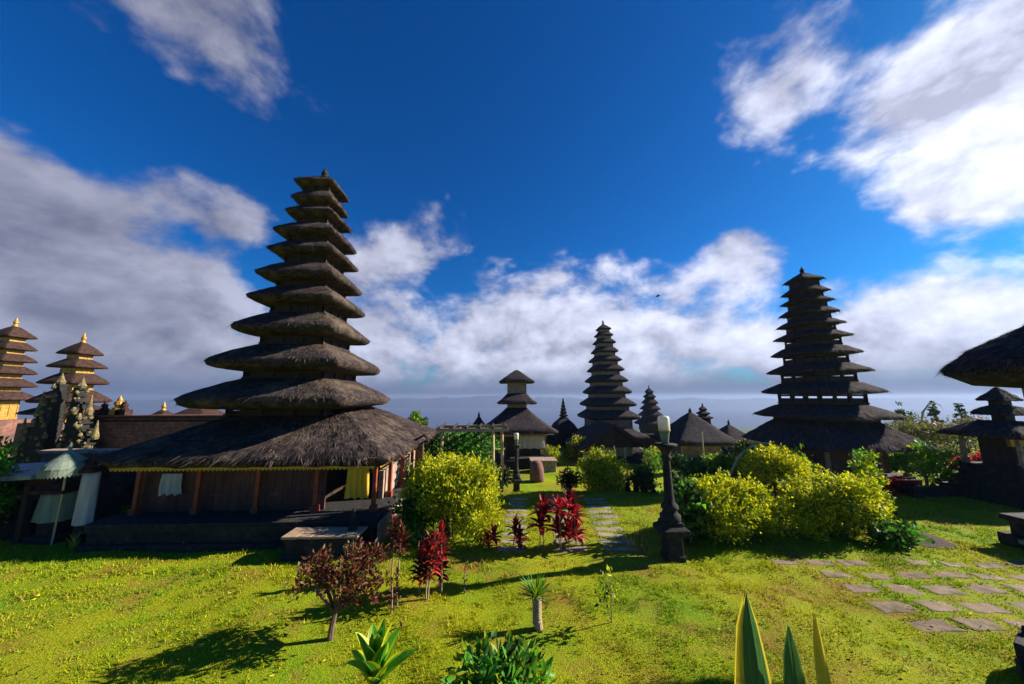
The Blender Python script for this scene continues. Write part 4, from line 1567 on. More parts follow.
YR = 11.6
SX = 17.96
srn = thing('tiered_shrine', 'small three-roofed thatched shrine on a stepped black stone base', 'shrine', (SX, YR, 0))
steps_base(srn, 3.1, 2.4, 1.15, 6)
z1_, z2_, z3_ = at(995, 434, YR).z, at(995, 413, YR).z, at(995, 399.5, YR).z
roof_mesh('roof', 1.25, 1.15, [(.55, .55, -.02, 0), (.93, .93, -.10, .5), (.98, .98, -.05, 1), (1, 1, .02, 1), (.9, .9, .12, 1), (.7, .7, .25, 1), (.5, .5, .38, 1), (.33, .33, .46, .2)], M_THATCH_DARK, srn, (0, 0, z1_), n=20, jit=.04, seed=21, straw=1600, straw_mat=M_STRAW_DARK, fringe=400)
roof_mesh('tier_roof', .56, .54, [(.5, .5, -.04, 0), (.93, .93, -.07, .5), (1, 1, .0, 1), (.85, .85, .10, 1), (.6, .6, .20, 1), (.36, .36, .27, .2)], M_THATCH_DARK, srn, (0, 0, z2_), n=14, jit=.02, seed=22, straw=500, straw_mat=M_STRAW_DARK, slen=.14, fringe=150)
roof_mesh('tier_roof', .40, .39, [(.5, .5, -.03, 0), (.93, .93, -.05, .5), (1, 1, .0, 1), (.75, .75, .12, 1), (.4, .4, .27, 1), (.08, .08, .44, .2)], M_THATCH_DARK, srn, (0, 0, z3_), n=12, jit=.02, seed=23, straw=400, straw_mat=M_STRAW_DARK, slen=.12, fringe=100)
for z0, z1 in ((z1_ + .36, z2_ - .02), (z2_ + .22, z3_ - .02)):
    mb = MB(); mb.box((0, 0, (z0 + z1) / 2), (.36, .35, z1 - z0 + .06)); mb.build('tier_body', M_WOOD, srn)
mb = MB(); mb.box((.1, .1, (1.15 + z1_) / 2), (.95, .85, z1_ - 1.15)); mb.build('cella', M_WOOD, srn)
mb = MB(); mb.box((-.1, -.38, z1_ - .22), (1.0, .10, .3)); mb.box((-.1, -.40, 1.5), (.4, .08, .5)); mb.build('gilded_panel', M_GOLD, srn)
for sx, sy in ((-1, -1), (1, -1), (-1, 1), (1, 1)):
    mb = MB(); mb.box((sx * .75, sy * .7, (1.15 + z1_) / 2), (.10, .10, z1_ - 1.15)); mb.box((sx * .75, sy * .7, 1.24), (.15, .15, .18)); mb.build('post', M_STONE_TAN, srn)

# near shrine: roof at the top right corner, its base at the frame's edge
nr = thing('near_shrine', 'shrine at the right edge with a huge overhanging thatch roof and gilded body', 'shrine', (9.9, 4.35, 0))
pr = [(.35, .35, -.30, 0), (.62, .62, -.36, .1), (.86, .86, -.30, .4), (.97, .97, -.12, 1), (1, 1, .0, 1), (.97, .97, .10, 1), (.88, .88, .27, 1), (.75, .75, .48, 1), (.6, .6, .7, 1), (.44, .44, .98, 1), (.28, .28, 1.25, 1), (.1, .1, 1.5, .3)]
roof_mesh('roof', 1.95, 1.95, pr, M_THATCH_DARK, nr, (0, 0, 4.0), n=40, rnd=.16, jit=.06, seed=31, straw=9000, straw_mat=M_STRAW_DARK, slen=.16, fringe=2600)
mb = MB()
mb.box((0, 0, 3.35), (2.14, 2.14, .85)); mb.box((0, 0, 2.86), (2.24, 2.24, .12)); mb.box((0, 0, 3.70), (2.2, 2.2, .1))
for k in range(6):
    for s in (-1, 1):
        mb.lathe([(.06, -.06), (.09, 0), (.02, .08)], (-.8 + k * .32, s * 1.075, 3.35), n=6)
        mb.lathe([(.06, -.06), (.09, 0), (.02, .08)], (s * 1.075, -.8 + k * .32, 3.35), n=6)
mb.build('gilded_body', M_GOLD, nr, bevel=.01)
mb = MB()
for z0, z1, w in ((0, .3, 1.9), (.3, .5, 1.75), (.5, 1.1, 1.5), (1.1, 1.3, 1.7), (1.3, 2.3, 1.1), (2.3, 2.5, 1.5), (2.5, 2.8, 1.7)):
    mb.box((0, 0, (z0 + z1) / 2), (w, w * .85, z1 - z0))
mb.build('stone_base', M_STONE, nr, bevel=.02)
for s in (-1, 1):
    for q in (-1, 1):
        mb = MB()
        mb.lathe([(.16, .28), (.2, .4), (.12, .55), (.15, .62), (.03, .8)], (s * .85, q * .7, 0), n=8)
        mb.build('corner_ornament', M_STONE, nr)
# broken kerb stones at its foot
kb = MB()
kb.box((0, 0, .16), (.5, .22, .36), rz=.5, jit=.02); kb.box((-.22, -.1, .06), (.3, .2, .16), rz=.8, jit=.02); kb.box((.15, .12, .3), (.12, .14, .3), rz=.2, taper=.5, jit=.01)
o = kb.build('kerb_stone', M_STONE, loc=(7.0, 4.72, 0), bevel=.015)
tag(o, 'jagged black stone block lying on the grass at the right edge', 'stone')
kp = thing('stone_pedestal', 'small black stone pedestal with a pale slab beyond the paving at the right edge', 'pedestal', (12.75, 8.05, 0))
mb = MB(); mb.box((0, 0, .12), (.9, .9, .25)); mb.box((0, 0, .4), (.6, .6, .35)); mb.box((0, 0, .62), (.8, .8, .12)); mb.build('base', M_STONE, kp, bevel=.02)
mb = MB(); mb.box((-.55, -.3, .22), (.4, .4, .08)); mb.build('slab', M_STONE_PALE, kp)

# ------------------------------------------------------------------ lamp posts
def lamp_post(label, loc, H):
    r = thing('lamp_post', label, 'lamp', loc, 0, 'stone lamp posts along the path')
    s = H / 3.08
    mb = MB()
    q = .62
    mb.lathe([(.32 * q, 0), (.32 * q, .10), (.27 * q, .14), (.26 * q, .46), (.29 * q, .50), (.46 * q, .56), (.47 * q, .66), (.34 * q, .72), (.30 * q, .80)], square=True)
    mb.build('plinth', M_STONE, r, bevel=.01)
    mb = MB()
    mb.lathe([(.19, .78), (.22, .84), (.22, .92), (.16, .97), (.15, 1.02), (.19, 1.06), (.185, 1.12), (.12, 1.18), (.105, 1.3), (.082, 2.05), (.085, 2.1), (.115, 2.13), (.115, 2.17), (.09, 2.2), (.10, 2.26),
              (.17, 2.36), (.25, 2.41), (.26, 2.45), (.06, 2.46)], n=20)
    mb.build('column', M_STONE, r, smooth=True)
    lan = MB()
    lan.lathe([(.075, 2.46), (.08, 2.5), (.115, 2.74), (.118, 2.75)], n=16)
    lan.build('lantern_base', M_LANTERN_DK, r, smooth=True)
    mb = MB()
    mb.lathe([(.116, 2.75), (.128, 2.80), (.128, 3.04), (.10, 3.08), (.0, 3.085)], n=16)
    gl = mb.build('lantern_glass', M_GLASSY, r, smooth=True)
    mb = MB()
    mb.lathe([(.02, 2.74), (.05, 2.8), (.055, 2.9), (.03, 2.98), (.005, 3.0)], n=10)
    mb.lathe([(.132, 2.742), (.134, 2.752), (.134, 2.772), (.120, 2.775)], n=16)
    mb.build('lantern_collar', M_BAMBOO, gl)
    r.scale = (s, s, s)
    return r


lp = lamp_post('tall black stone lamp post with a pale glass lantern beside the yellow bushes', (3.9, 8.0, g1(3.9, 8)), 3.08)
l2 = copy_tree(lp)
Pl = at(516.5, 491, 17.2)
l2.location = (Pl.x, 17.2, g1(Pl.x, 17.2))
l2['label'] = 'farther black stone lamp post standing in front of the vine pergola'
sc_ = (at(516, 433, 17.2).z - l2.location.z) / 3.08
l2.scale = (sc_, sc_, sc_)

# ------------------------------------------------------------------ pergola with vines
pg = thing('pergola', 'timber pergola with a pale top beam over green vines beyond the yellow bush', 'pergola', (-.75, 13.3, 0))
for x, y in ((.95, -.6), (.95, .8), (.62, -.55), (-1.2, -.6), (-1.2, .8)):
    mb = MB(); mb.tube([(x, y, -.1), (x + .02, y, 1.2), (x, y, 2.28)], .05, 8); mb.build('post', M_BAMBOO, pg)
mb = MB()
mb.box((-.1, -.6, 2.33), (2.6, .10, .12)); mb.box((-.1, .8, 2.33), (2.6, .10, .12))
mb.build('top_beam', M_WOOD_TAN, pg)
mb = MB()
for k in range(6):
    mb.box((-1.3 + k * .48, .1, 2.42), (.06, 1.7, .06))
mb.build('cross_bars', M_WOOD, pg)
vn = thing('vine', 'dense green climbing vine filling the timber pergola', 'plant', (-.75, 13.3, 0))
crown('foliage', [(-.5, 0, 1.5, .9, .7, .75), (-1.0, .1, 1.2, .6, .7, 1.0), (.2, .1, 1.75, .5, .6, .45), (-.2, 0, .8, .7, .6, .7)], 5200, .14, .06, [M_L_BRIGHT, M_L_GREEN, M_L_DARK], [4, 4, 2], vn, clump=.13)
mb = MB()
for k in range(6):
    x = -1.1 + k * .3
    mb.tube([(x, 0, 0), (x + .15, .1, .8), (x - .1, -.1, 1.6), (x + .1, 0, 2.2)], [.03, .025, .02, .01], 6)
mb.build('stems', M_BARK, vn)


# ------------------------------------------------------------------ shrubs
def shrub(name, label, loc, blobs, n, leaf, width, mats, weights, stems=7, tip=0.0, clump=.14, cat='bush', up=.5, bark=M_BARK, group=None, nclump=None, sprigs=0):
    r = thing(name, label, cat, loc, 0, group)
    crown('foliage', blobs, n, leaf, width, mats, weights, r, clump=clump, tip_bias=tip, up=up, nclump=nclump, sprigs=sprigs)
    mb = MB()
    for k in range(stems):
        b = random.choice(blobs)
        p1 = Vector((b[0] + random.uniform(-.5, .5) * b[3], b[1] + random.uniform(-.5, .5) * b[4], b[2] + random.uniform(-.2, .5) * b[5]))
        p0 = Vector((p1.x * .22 + random.uniform(-.06, .06), p1.y * .22 + random.uniform(-.06, .06), -.05))
        mid = p0.lerp(p1, .5) + Vector((random.uniform(-.1, .1), random.uniform(-.1, .1), .1))
        mb.tube([p0, mid, p1], [.03, .022, .008], 6)
    mb.build('stems', bark, r)
    return r


def lobes(w, d, h, n, seed, zbase=.35, r0=.33):
    """lobes of an uneven loose bush of half width w, half depth d, height h, with plumes standing out of it"""
    rr = random.Random(seed)
    out = [(0, 0, h * .42, w * .5, d * .5, h * .36)]
    for k in range(n):
        a = 2 * PI * k / n + rr.uniform(-.35, .35)
        e = rr.uniform(.0, 1.0)
        q = rr.uniform(.6, 1.15) * r0
        out.append((math.cos(a) * w * .66 * (1 - .45 * e), math.sin(a) * d * .66 * (1 - .45 * e), h * (zbase + (.84 - q * .6 - zbase) * e), w * q, d * q, h * q * .85))
    for k in range(n + 6):
        a = rr.uniform(0, 2 * PI); q = rr.uniform(.1, .85)
        top = h * (1.0 - .45 * q * q) * rr.uniform(.82, 1.04)
        out.append((math.cos(a) * q * w * .9, math.sin(a) * q * d * .9, top * .86, w * rr.uniform(.07, .13), d * rr.uniform(.07, .13), h * rr.uniform(.13, .2)))
    return out


# yellow bush right of the tall tower
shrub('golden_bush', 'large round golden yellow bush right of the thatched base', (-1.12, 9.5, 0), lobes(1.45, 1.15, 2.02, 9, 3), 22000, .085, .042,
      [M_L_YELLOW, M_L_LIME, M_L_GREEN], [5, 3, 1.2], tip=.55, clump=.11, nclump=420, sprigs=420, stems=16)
shrub('green_shrub', 'dark green shrub between the golden bush and the thatched base', (-2.0, 9.3, 0), lobes(.62, .6, 1.3, 7, 5), 4600, .11, .055, [M_L_GREEN, M_L_DARK, M_L_BRIGHT], [5, 2, 2], clump=.1)
# big hedge-like bushes at the right
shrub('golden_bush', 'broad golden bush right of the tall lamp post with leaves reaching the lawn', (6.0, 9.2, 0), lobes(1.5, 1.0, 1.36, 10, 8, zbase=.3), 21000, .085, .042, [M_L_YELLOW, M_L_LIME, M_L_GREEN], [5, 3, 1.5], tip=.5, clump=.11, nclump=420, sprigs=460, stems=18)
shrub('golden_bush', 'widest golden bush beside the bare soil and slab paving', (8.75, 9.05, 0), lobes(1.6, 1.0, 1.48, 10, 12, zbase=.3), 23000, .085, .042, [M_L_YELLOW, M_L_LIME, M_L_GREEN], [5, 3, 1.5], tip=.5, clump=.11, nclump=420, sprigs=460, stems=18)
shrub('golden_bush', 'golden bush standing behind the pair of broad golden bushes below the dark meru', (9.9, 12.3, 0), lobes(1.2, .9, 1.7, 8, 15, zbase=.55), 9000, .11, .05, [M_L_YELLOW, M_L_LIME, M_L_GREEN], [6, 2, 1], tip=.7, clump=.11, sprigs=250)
shrub('leafy_plant', 'broad-leaved green plant leaning out at the left end of the golden bushes', (4.95, 8.9, 0), [(-.1, 0, .75, .35, .3, .45), (-.25, 0, 1.15, .22, .2, .25), (0, 0, .3, .3, .3, .3)], 420, .20, .13, [M_L_GREEN, M_L_BRIGHT, M_L_DARK], [4, 2, 2], clump=.1, cat='plant')
shrub('leafy_plant', 'low broad-leaved dark green plant at the foot of the widest golden bush', (9.55, 8.45, 0), [(0, 0, .25, .55, .3, .22)], 500, .16, .09, [M_L_GREEN, M_L_BRIGHT, M_L_DARK], [4, 2, 2], clump=.1, cat='plant')
# weeping yellow-green bush at the terrace edge
shrub('weeping_shrub', 'yellow green weeping bush on the terrace edge below the gabled hall', (4.25, 14.2, -.75), lobes(1.25, 1.0, 2.05, 9, 22), 9000, .15, .04, [M_L_YELLOW, M_L_LIME, M_L_GREEN], [3, 4, 2], tip=.55, clump=.13, up=-.35, sprigs=200)
for (x, y, w, h, n, mats, wts, lab) in (
        (5.6, 13.4, .5, .9, 1400, [M_L_DARK, M_L_GREEN], [3, 1], 'dark low shrub beside the tall lamp shaft on the terrace edge'),
        (7.6, 13.2, .9, 1.15, 2600, [M_L_DARK, M_L_GREEN, M_L_BRIGHT], [4, 3, 1], 'dark green shrub left of the rear golden bush'),
        (8.6, 15.8, .8, 1.3, 2000, [M_L_GREEN, M_L_LIME], [2, 2], 'mixed green shrub before the ochre-walled pavilion'),
        (2.75, 13.45, .35, .75, 900, [M_L_DARK, M_L_MAROON], [3, 1], 'small dark shrub at the left foot of the weeping bush'),
        (-.05, 13.1, .75, 1.0, 2200, [M_L_DARK, M_L_MAROON, M_L_GREEN], [4, 2, 1], 'dark reddish shrub at the foot of the pergola'),
        (6.1, 26, 1.0, 2.0, 1500, [M_L_YELLOW, M_L_LIME], [2, 2], 'yellow green shrub below the spired shrine'),
        (17.0, 31, 1.3, 2.7, 1500, [M_L_LIME, M_L_YELLOW, M_L_GREEN], [2, 2, 1], 'yellow green tree-like shrub behind the lantern glass'),
        (9.0, 20.5, .5, 1.9, 900, [M_L_BRIGHT, M_L_LIME], [2, 2], 'slim bright green bush in front of the gabled hall'),
        (11.3, 15.2, .7, 1.5, 1500, [M_L_LIME, M_L_GREEN], [2, 2], 'lime shrub at the left foot of the dark meru'),
        (4.4, 30, .9, 1.7, 1200, [M_L_DARK, M_L_MAROON], [2, 2], 'dark red shrub beside the three-roofed pavilion'),
        (-12.6, 9.2, .95, 2.6, 5200, [M_L_GREEN, M_L_BRIGHT, M_L_DARK], [3, 3, 1], 'leafy green shrub growing over the far left shelter')):
    shrub('green_shrub', lab, (x, y, g1(x, y)), lobes(w, w * .8, h, 7, int(x * 10)), n, .13, .06, mats, wts, clump=.11)
for (px_, py_, Y, w, h, n, mats, wts, lab) in (
        (688, 474, 15.2, .6, 1.0, 1500, [M_L_BRIGHT, M_L_GREEN, M_L_DARK], [3, 2, 1], 'bright green shrub just right of the tall lamp shaft'),
        (722, 470, 16.5, .9, .9, 1700, [M_L_LIME, M_L_BRIGHT, M_L_YELLOW], [3, 2, 1], 'low lime shrub in front of the ochre pavilion wall'),
        (748, 462, 17.5, .7, 1.3, 1500, [M_L_GREEN, M_L_DARK, M_L_MAROON], [3, 2, 1], 'dark green shrub under the arched bamboo cane'),
        (676, 458, 21.0, .9, 1.0, 1400, [M_L_DARK, M_L_GREEN], [3, 1], 'dark shrub at the left foot of the ochre pavilion'),
        (762, 470, 14.2, .5, 1.1, 1300, [M_L_DARK, M_L_GREEN, M_L_BRONZE], [3, 2, 1], 'dark mixed shrub at the left corner of the dark meru plinth'),
        (552, 456, 25.0, .8, 1.1, 1200, [M_L_YELLOW, M_L_LIME], [2, 2], 'small yellow shrub right of the three-roofed pavilion'),
        (572, 453, 27.0, .8, 1.3, 1200, [M_L_LIME, M_L_GREEN, M_L_BRONZE], [2, 2, 1], 'mixed shrub left of the gabled hall'),
        (656, 455, 23.5, .7, 1.2, 1200, [M_L_LIME, M_L_YELLOW], [2, 2], 'yellow green shrub at the right end of the gabled hall'),
        (470, 478, 15.0, .7, .9, 1500, [M_L_DARK, M_L_MAROON, M_L_GREEN], [3, 2, 1], 'dark maroon shrub under the pergola vines'),
        (888, 466, 15.8, .6, 1.2, 1400, [M_L_BRIGHT, M_L_LIME, M_L_GREEN], [2, 2, 1], 'light green shrub at the right wall of the dark meru'),
        (950, 466, 16.5, .8, 1.1, 1500, [M_L_GREEN, M_L_OLIVE, M_L_DARK], [2, 2, 1], 'olive green shrub between the small green tree and the stepped shrine')):
    p_ = at(px_, py_, Y)
    shrub('garden_shrub', lab, (p_.x, Y, g1(p_.x, Y)), lobes(w, w * .8, h, 7, px_), n, .15, .06, mats, wts, clump=.11, sprigs=60)
for k, (px_, Y, h, lab) in enumerate(((805, 12.6, 1.75, 'slender lime sapling rising behind the widest golden bush'), (868, 12.0, 1.65, 'lime sapling at the right end of the golden bushes before the meru'))):
    a = at(px_, 480, Y)
    shrub('sapling', lab, (a.x, Y, 0), [(0, 0, h * .7, .3, .3, h * .3), (.1, 0, h * .4, .35, .3, h * .25), (-.12, 0, h * .55, .25, .25, h * .22)], 1100, .12, .055, [M_L_LIME, M_L_BRIGHT, M_L_YELLOW], [3, 2, 1], clump=.08, cat='tree')
# small green tree right of the dark meru
ft_ = thing('green_tree', 'small bright green tree among red plants right of the dark meru', 'tree', (15.9, 12.6, 0))
crown('crown', [(0, 0, 1.15, .65, .6, .4), (-.5, 0, 1.0, .4, .4, .3), (.55, 0, 1.05, .45, .4, .35), (.1, 0, 1.5, .35, .35, .25), (-.3, 0, 1.4, .22, .3, .2), (.4, 0, .75, .4, .4, .25)], 2600, .13, .06, [M_L_BRIGHT, M_L_LIME, M_L_GREEN], [3, 3, 1], ft_, clump=.11)
mb = MB(); mb.tube([(0, 0, -.05), (.03, 0, .5), (-.02, 0, 1.1)], [.06, .045, .02], 8); mb.tube([(.02, 0, .5), (.5, 0, 1.0)], [.03, .01], 6); mb.tube([(.02, 0, .55), (-.45, .1, 1.0)], [.03, .01], 6)
mb.build('trunk', M_BARK, ft_)
for (px_, py_, Y, w, h, lab) in ((880, 494, 12.6, .55, .5, 'low crimson bed plant at the right foot of the dark meru'), (905, 492, 12.7, .45, .4, 'crimson bed plant below the small green tree'),
                                 (962, 470, 14.5, .8, .95, 'large crimson bush left of the stepped shrine base'), (985, 470, 15.5, .7, .9, 'crimson bush partly behind the stepped shrine base')):
    a = at(px_, py_, Y)
    shrub('crimson_shrub', lab, (a.x, Y, 0), lobes(w, w * .8, h, 6, px_), 900, .14, .06, [M_L_RED, M_L_MAROON], [3, 1.5], clump=.1)
# flat stone edging / pots near that bed
bd = MB()
bd.box((0, 0, .14), (1.7, .3, .28)); bd.box((0, 0, .3), (1.8, .36, .05))
o = bd.build('bed_edging', M_STONE, loc=(15.6, 12.25, 0), bevel=.015)
tag(o, 'dark stone edging of the crimson plant bed', 'kerb')

# hillside trees behind at the right
def tree(name, label, px_, pbase, ptop, Y, wpx, mats, wts, n, leaf=.3, conif=False):
    B0, T0 = at(px_, pbase, Y), at(px_, ptop, Y)
    H = T0.z - B0.z
    w = abs(at(px_ + wpx, pbase, Y).x - at(px_ - wpx, pbase, Y).x) / 2
    zb = B0.z - 2.0
    r = thing(name, label, 'tree', (B0.x, Y, zb))
    H2 = H + 2.0
    if conif:
        bl = [(0, 0, 2.0 + H * (k + .5) / 6, w * (1 - k / 7), w * (1 - k / 7), H / 9) for k in range(6)]
    else:
        bl = [(x, y, z + 2.0, a, b_, c) for (x, y, z, a, b_, c) in lobes(w, w * .8, H, 8, int(px_))]
    crown('crown', bl, n, leaf, leaf * .45, mats, wts, r, clump=w * .10 if not conif else w * .08)
    mb = MB(); mb.tube([(0, 0, 0), (.05, 0, H2 * .45), (0, 0, H2 * .9)], [.18, .12, .03], 8)
    mb.build('trunk', M_BARK, r)
    return r


tree('olive_tree', 'wide tan and olive tree crown behind the dark meru at right', 925, 452, 416, 28, 34, [M_L_OLIVE, M_L_LIME, M_L_BRONZE], [4, 2, 2], 4500, .22)
tree('olive_tree', 'olive tree crown behind the small three-roofed shrine', 968, 452, 418, 29, 34, [M_L_OLIVE, M_L_GREEN, M_L_BRONZE], [4, 2, 1], 3600, .22)
tree('conifer', 'narrow dark conifer rising above the olive trees near the penjor pole', 937, 430, 400, 36, 5, [M_L_DARK, M_L_GREEN], [4, 1], 1500, .22, True)
tree('conifer', 'narrow dark conifer rising left of the small shrine roofs', 964, 430, 401, 36, 6, [M_L_DARK, M_L_GREEN], [4, 1], 1500, .22, True)
tree('broadleaf_tree', 'dark green feathery tree above the olive crowns beside the dark meru', 911, 450, 403, 34, 10, [M_L_GREEN, M_L_DARK], [2, 3], 1500, .25)
tree('broadleaf_tree', 'pale green hillside tree beyond the dark meru roof tip', 893, 455, 421, 40, 16, [M_L_LIME, M_L_GREEN, M_L_OLIVE], [2, 2, 1], 2200, .25)
tree('broadleaf_tree', 'green tree top peeking over the thatched base roof corner', 415, 440, 412, 22, 13, [M_L_LIME, M_L_GREEN], [2, 2], 1500, .2)
tree('broadleaf_tree', 'dark hedge-like tree between the thatched base roof and the pergola', 440, 455, 431, 20, 22, [M_L_DARK, M_L_GREEN], [3, 1], 2400, .18)
# penjor: bent bamboo pole
a = at(922, 440, 30)
pj = MB()
q = [at(x, y, 30) - Vector((a.x, 30, a.z)) for x, y in ((921, 445), (921, 425), (923, 412), (928, 405), (935, 403), (940, 405), (943, 410))]
pj.tube(q, [.10, .09, .075, .06, .045, .03, .015], 8)
o = pj.build('penjor_pole', M_BAMBOO, loc=(a.x, 30, a.z))
tag(o, 'tall bent bamboo penjor pole arching before the conifers', 'pole')
q0 = at(768, 470, 16.5)
pj = MB()
pts = [at(x, y, 13.6) - Vector((q0.x, 13.6, 0)) for x, y in ((728, 478), (740, 455), (752, 446), (765, 443), (778, 446), (790, 453))]
pj.tube(pts, [.05, .05, .045, .04, .03, .015], 8)
o = pj.build('bent_bamboo', M_BAMBOO, loc=(q0.x, 13.6, 0))
tag(o, 'low arched bamboo cane in front of the dark meru eave', 'pole')

# ------------------------------------------------------------------ foreground plants
def cordyline(label, loc, heights, mats, lf=.26, wd=.055, n=26, group='red leaved cordyline plants', spread=.16, name='cordyline', bush=1.0):
    r = thing(name, label, 'plant', loc, 0, group)
    for h in heights:
        bx, by = random.uniform(-spread, spread), random.uniform(-spread, spread)
        tx, ty = bx + random.uniform(-.06, .06), by + random.uniform(-.06, .06)
        mb = MB()
        mb.tube([(bx, by, -.03), ((bx + tx) / 2 + random.uniform(-.02, .02), (by + ty) / 2, h * .5), (tx, ty, h)], [.014, .012, .009], 7)
        mb.build('stem', M_BARK_PALE, r)
        lm = MB()
        for k in range(n):
            t = k / n
            zz = h - (1 - t) * .42 * bush
            a = k * 2.4 + random.uniform(-.3, .3)
            el_ = .25 + 1.15 * t + random.uniform(-.2, .2)
            d = (math.cos(a) * math.cos(el_), math.sin(a) * math.cos(el_), math.sin(el_))
            strap_leaf(lm, (tx, ty, zz), d, lf * random.uniform(.6, 1.1), wd * random.uniform(.8, 1.2), droop=.9 * (1 - t) + .35, mi=0 if random.random() < .6 else 1)
        lm.build('leaves', mats, r)
    return r


RM = [M_L_RED, M_L_MAROON]; MM = [M_L_MAROON, M_L_BRONZE]
cordyline('maroon cordyline on bare tall stems before the dark green shrub', (-1.95, 7.35, 0), [1.02, .88], MM, lf=.24, wd=.06, n=44, spread=.08)
cordyline('cluster of maroon cordylines on thin stems in the middle lawn', (-1.28, 6.75, 0), [.95, .85, .72], [M_L_MAROON, M_L_RED], lf=.24, wd=.065, n=46, spread=.14, bush=1.2)
cordyline('maroon cordyline with dense drooping leaves just right of the maroon cluster', (-.93, 6.9, 0), [1.05, .82, .7], [M_L_MAROON, M_L_RED], lf=.24, wd=.065, n=46, spread=.13, bush=1.2)
cordyline('low crimson cordyline by the golden bush and the slab walk', (-.15, 8.75, 0), [.30, .2], RM, n=18, wd=.10, lf=.30, bush=.35)
cordyline('low dark red cordyline left of the slab walk', (.5, 8.65, 0), [.5, .28], RM, n=22, wd=.09, lf=.30, bush=.6)
cordyline('tall crimson cordyline at the left of the red clump on the slab walk', (1.0, 8.65, 0), [.82, .62], RM, lf=.42, wd=.12, n=20, bush=.42)
cordyline('tall crimson cordyline in the middle of the red clump on the slab walk', (1.38, 8.7, 0), [.9, .45], RM, lf=.42, wd=.12, n=20, bush=.42)
cordyline('tallest crimson cordyline at the right of the red clump on the slab walk', (1.8, 8.7, 0), [1.0, .78, .42, .3], RM, lf=.42, wd=.12, n=20, bush=.42)
cordyline('single tiny red-leaved shoot on the lawn right of the maroon cluster', (-.55, 6.9, 0), [.42], [M_L_MAROON, M_L_RED], lf=.09, wd=.04, n=9, spread=.01)
cordyline('thin red seedling between the bronze tree and the maroon cluster', (-1.62, 6.35, 0), [.62, .5], [M_L_MAROON, M_L_BRONZE], lf=.12, wd=.045, n=16, spread=.10)
cordyline('tiny bright red shoot low in the grass below the maroon cluster', (-1.45, 5.95, 0), [.12], RM, lf=.10, wd=.04, n=8, spread=.01)

# bronze leaved little tree
bt = thing('bronze_tree', 'small bronze-leaved tree with a forked trunk on the front lawn', 'tree', (-2.42, 5.75, 0))
mb = MB()
mb.tube([(0, 0, -.05), (.02, 0, .22), (.06, .0, .42)], [.055, .045, .035], 8)
tips = []
for k in range(22):
    a = random.uniform(0, 2 * PI); rr = random.uniform(.15, .62)
    t = Vector((math.cos(a) * rr + (.08), math.sin(a) * rr * .8, random.uniform(.62, 1.18) - .25 * max(0, rr - .4)))
    mid = Vector((.05, 0, .4)).lerp(t, .5) + Vector((random.uniform(-.05, .05), random.uniform(-.05, .05), -.03))
    mb.tube([(.05, 0, .36), mid, t], [.022, .014, .006], 6)
    tips.append(t)
mb.build('trunk', M_BARK, bt)
crown('crown', [(t.x, t.y, t.z, .15, .15, .12) for t in tips], 2100, .085, .042, [M_L_BRONZE, M_L_MAROON, M_L_OLIVE], [3, 3, 1.2], bt, clump=.05, nclump=260, up=.6)

bt.scale = (.92, .92, .92)
# small agave on a stubby trunk
ag = thing('tufted_palm', 'small spiky green tuft on a stubby pale trunk in the lawn', 'plant', (.65, 5.9, 0))
mb = MB(); mb.tube([(.02, 0, -.03), (0, 0, .15), (-.01, 0, .31)], [.05, .045, .05], 10)
for k in range(10):
    mb.lathe([(.052, .02 + k * .028), (.057, .03 + k * .028), (.05, .046 + k * .028)], n=10)
mb.build('trunk', M_BARK_PALE, ag)
lm = MB()
for k in range(90):
    a = random.uniform(0, 2 * PI); el_ = random.uniform(.35, 1.5)
    strap_leaf(lm, (-.01, 0, .29), (math.cos(a) * math.cos(el_), math.sin(a) * math.cos(el_), math.sin(el_)), random.uniform(.2, .32), .017, droop=.5, seg=4, mi=random.choice((0, 0, 1)))
lm.build('leaves', [M_L_BRIGHT, M_L_LIME], ag)
ag.scale = (1.3, 1.3, 1.3)

# thin sapling
ts = thing('sapling', 'thin bare-stemmed sapling with a few pale leaves on the front lawn', 'tree', (1.82, 5.9, 0))
mb = MB(); mb.tube([(0, 0, -.03), (.01, 0, .4), (0, 0, .78)], [.010, .008, .004], 6)
for k in range(6):
    a = k * 2.1
    mb.tube([(0, 0, .3 + k * .06), (.12 * math.cos(a), .12 * math.sin(a), .38 + k * .06)], [.005, .002], 5)
mb.build('trunk', M_BARK_PALE, ts)
crown('crown', [(0, 0, .5, .14, .14, .17), (0, 0, .7, .06, .06, .08), (-.1, 0, .32, .06, .06, .04)], 90, .085, .045, [M_L_LIME, M_L_YELLOW, M_L_GREEN], [2, 1, 1], ts, clump=.04, nclump=40)

# striped dracaena at the bottom, left of centre
dr = thing('striped_dracaena', 'broad-leaved green plant with yellow leaf margins at the bottom edge', 'plant', (-1.42, 4.72, 0))
mb = MB(); mb.tube([(0, 0, -.03), (0, 0, .25)], [.03, .025], 8); mb.build('stem', M_BARK_PALE, dr)
lm = MB()
for k in range(17):
    a = k * 2.4 + .3; t = k / 17
    el_ = .75 + .78 * t
    strap_leaf(lm, (0, 0, .10 + .16 * t), (math.cos(a) * math.cos(el_), math.sin(a) * math.cos(el_), math.sin(el_)), random.uniform(.46, .66), .20, droop=.55, seg=9, mi=0, edge_mi=1 if k % 4 else 0)
lm.build('leaves', [M_L_BRIGHT, M_L_YELLOW], dr)

# leafy green plant at the bottom centre
shrub('leafy_plant', 'glossy bright green leafy plant at the bottom edge centre', (.05, 4.55, 0), [(0, 0, .22, .48, .35, .2), (-.25, 0, .2, .3, .3, .18), (.3, .1, .15, .35, .3, .15), (0, .1, .4, .15, .15, .1)], 620, .16, .07, [M_L_BRIGHT, M_L_GREEN, M_L_LIME], [4, 2, 1.5], clump=.08, cat='plant', nclump=80)

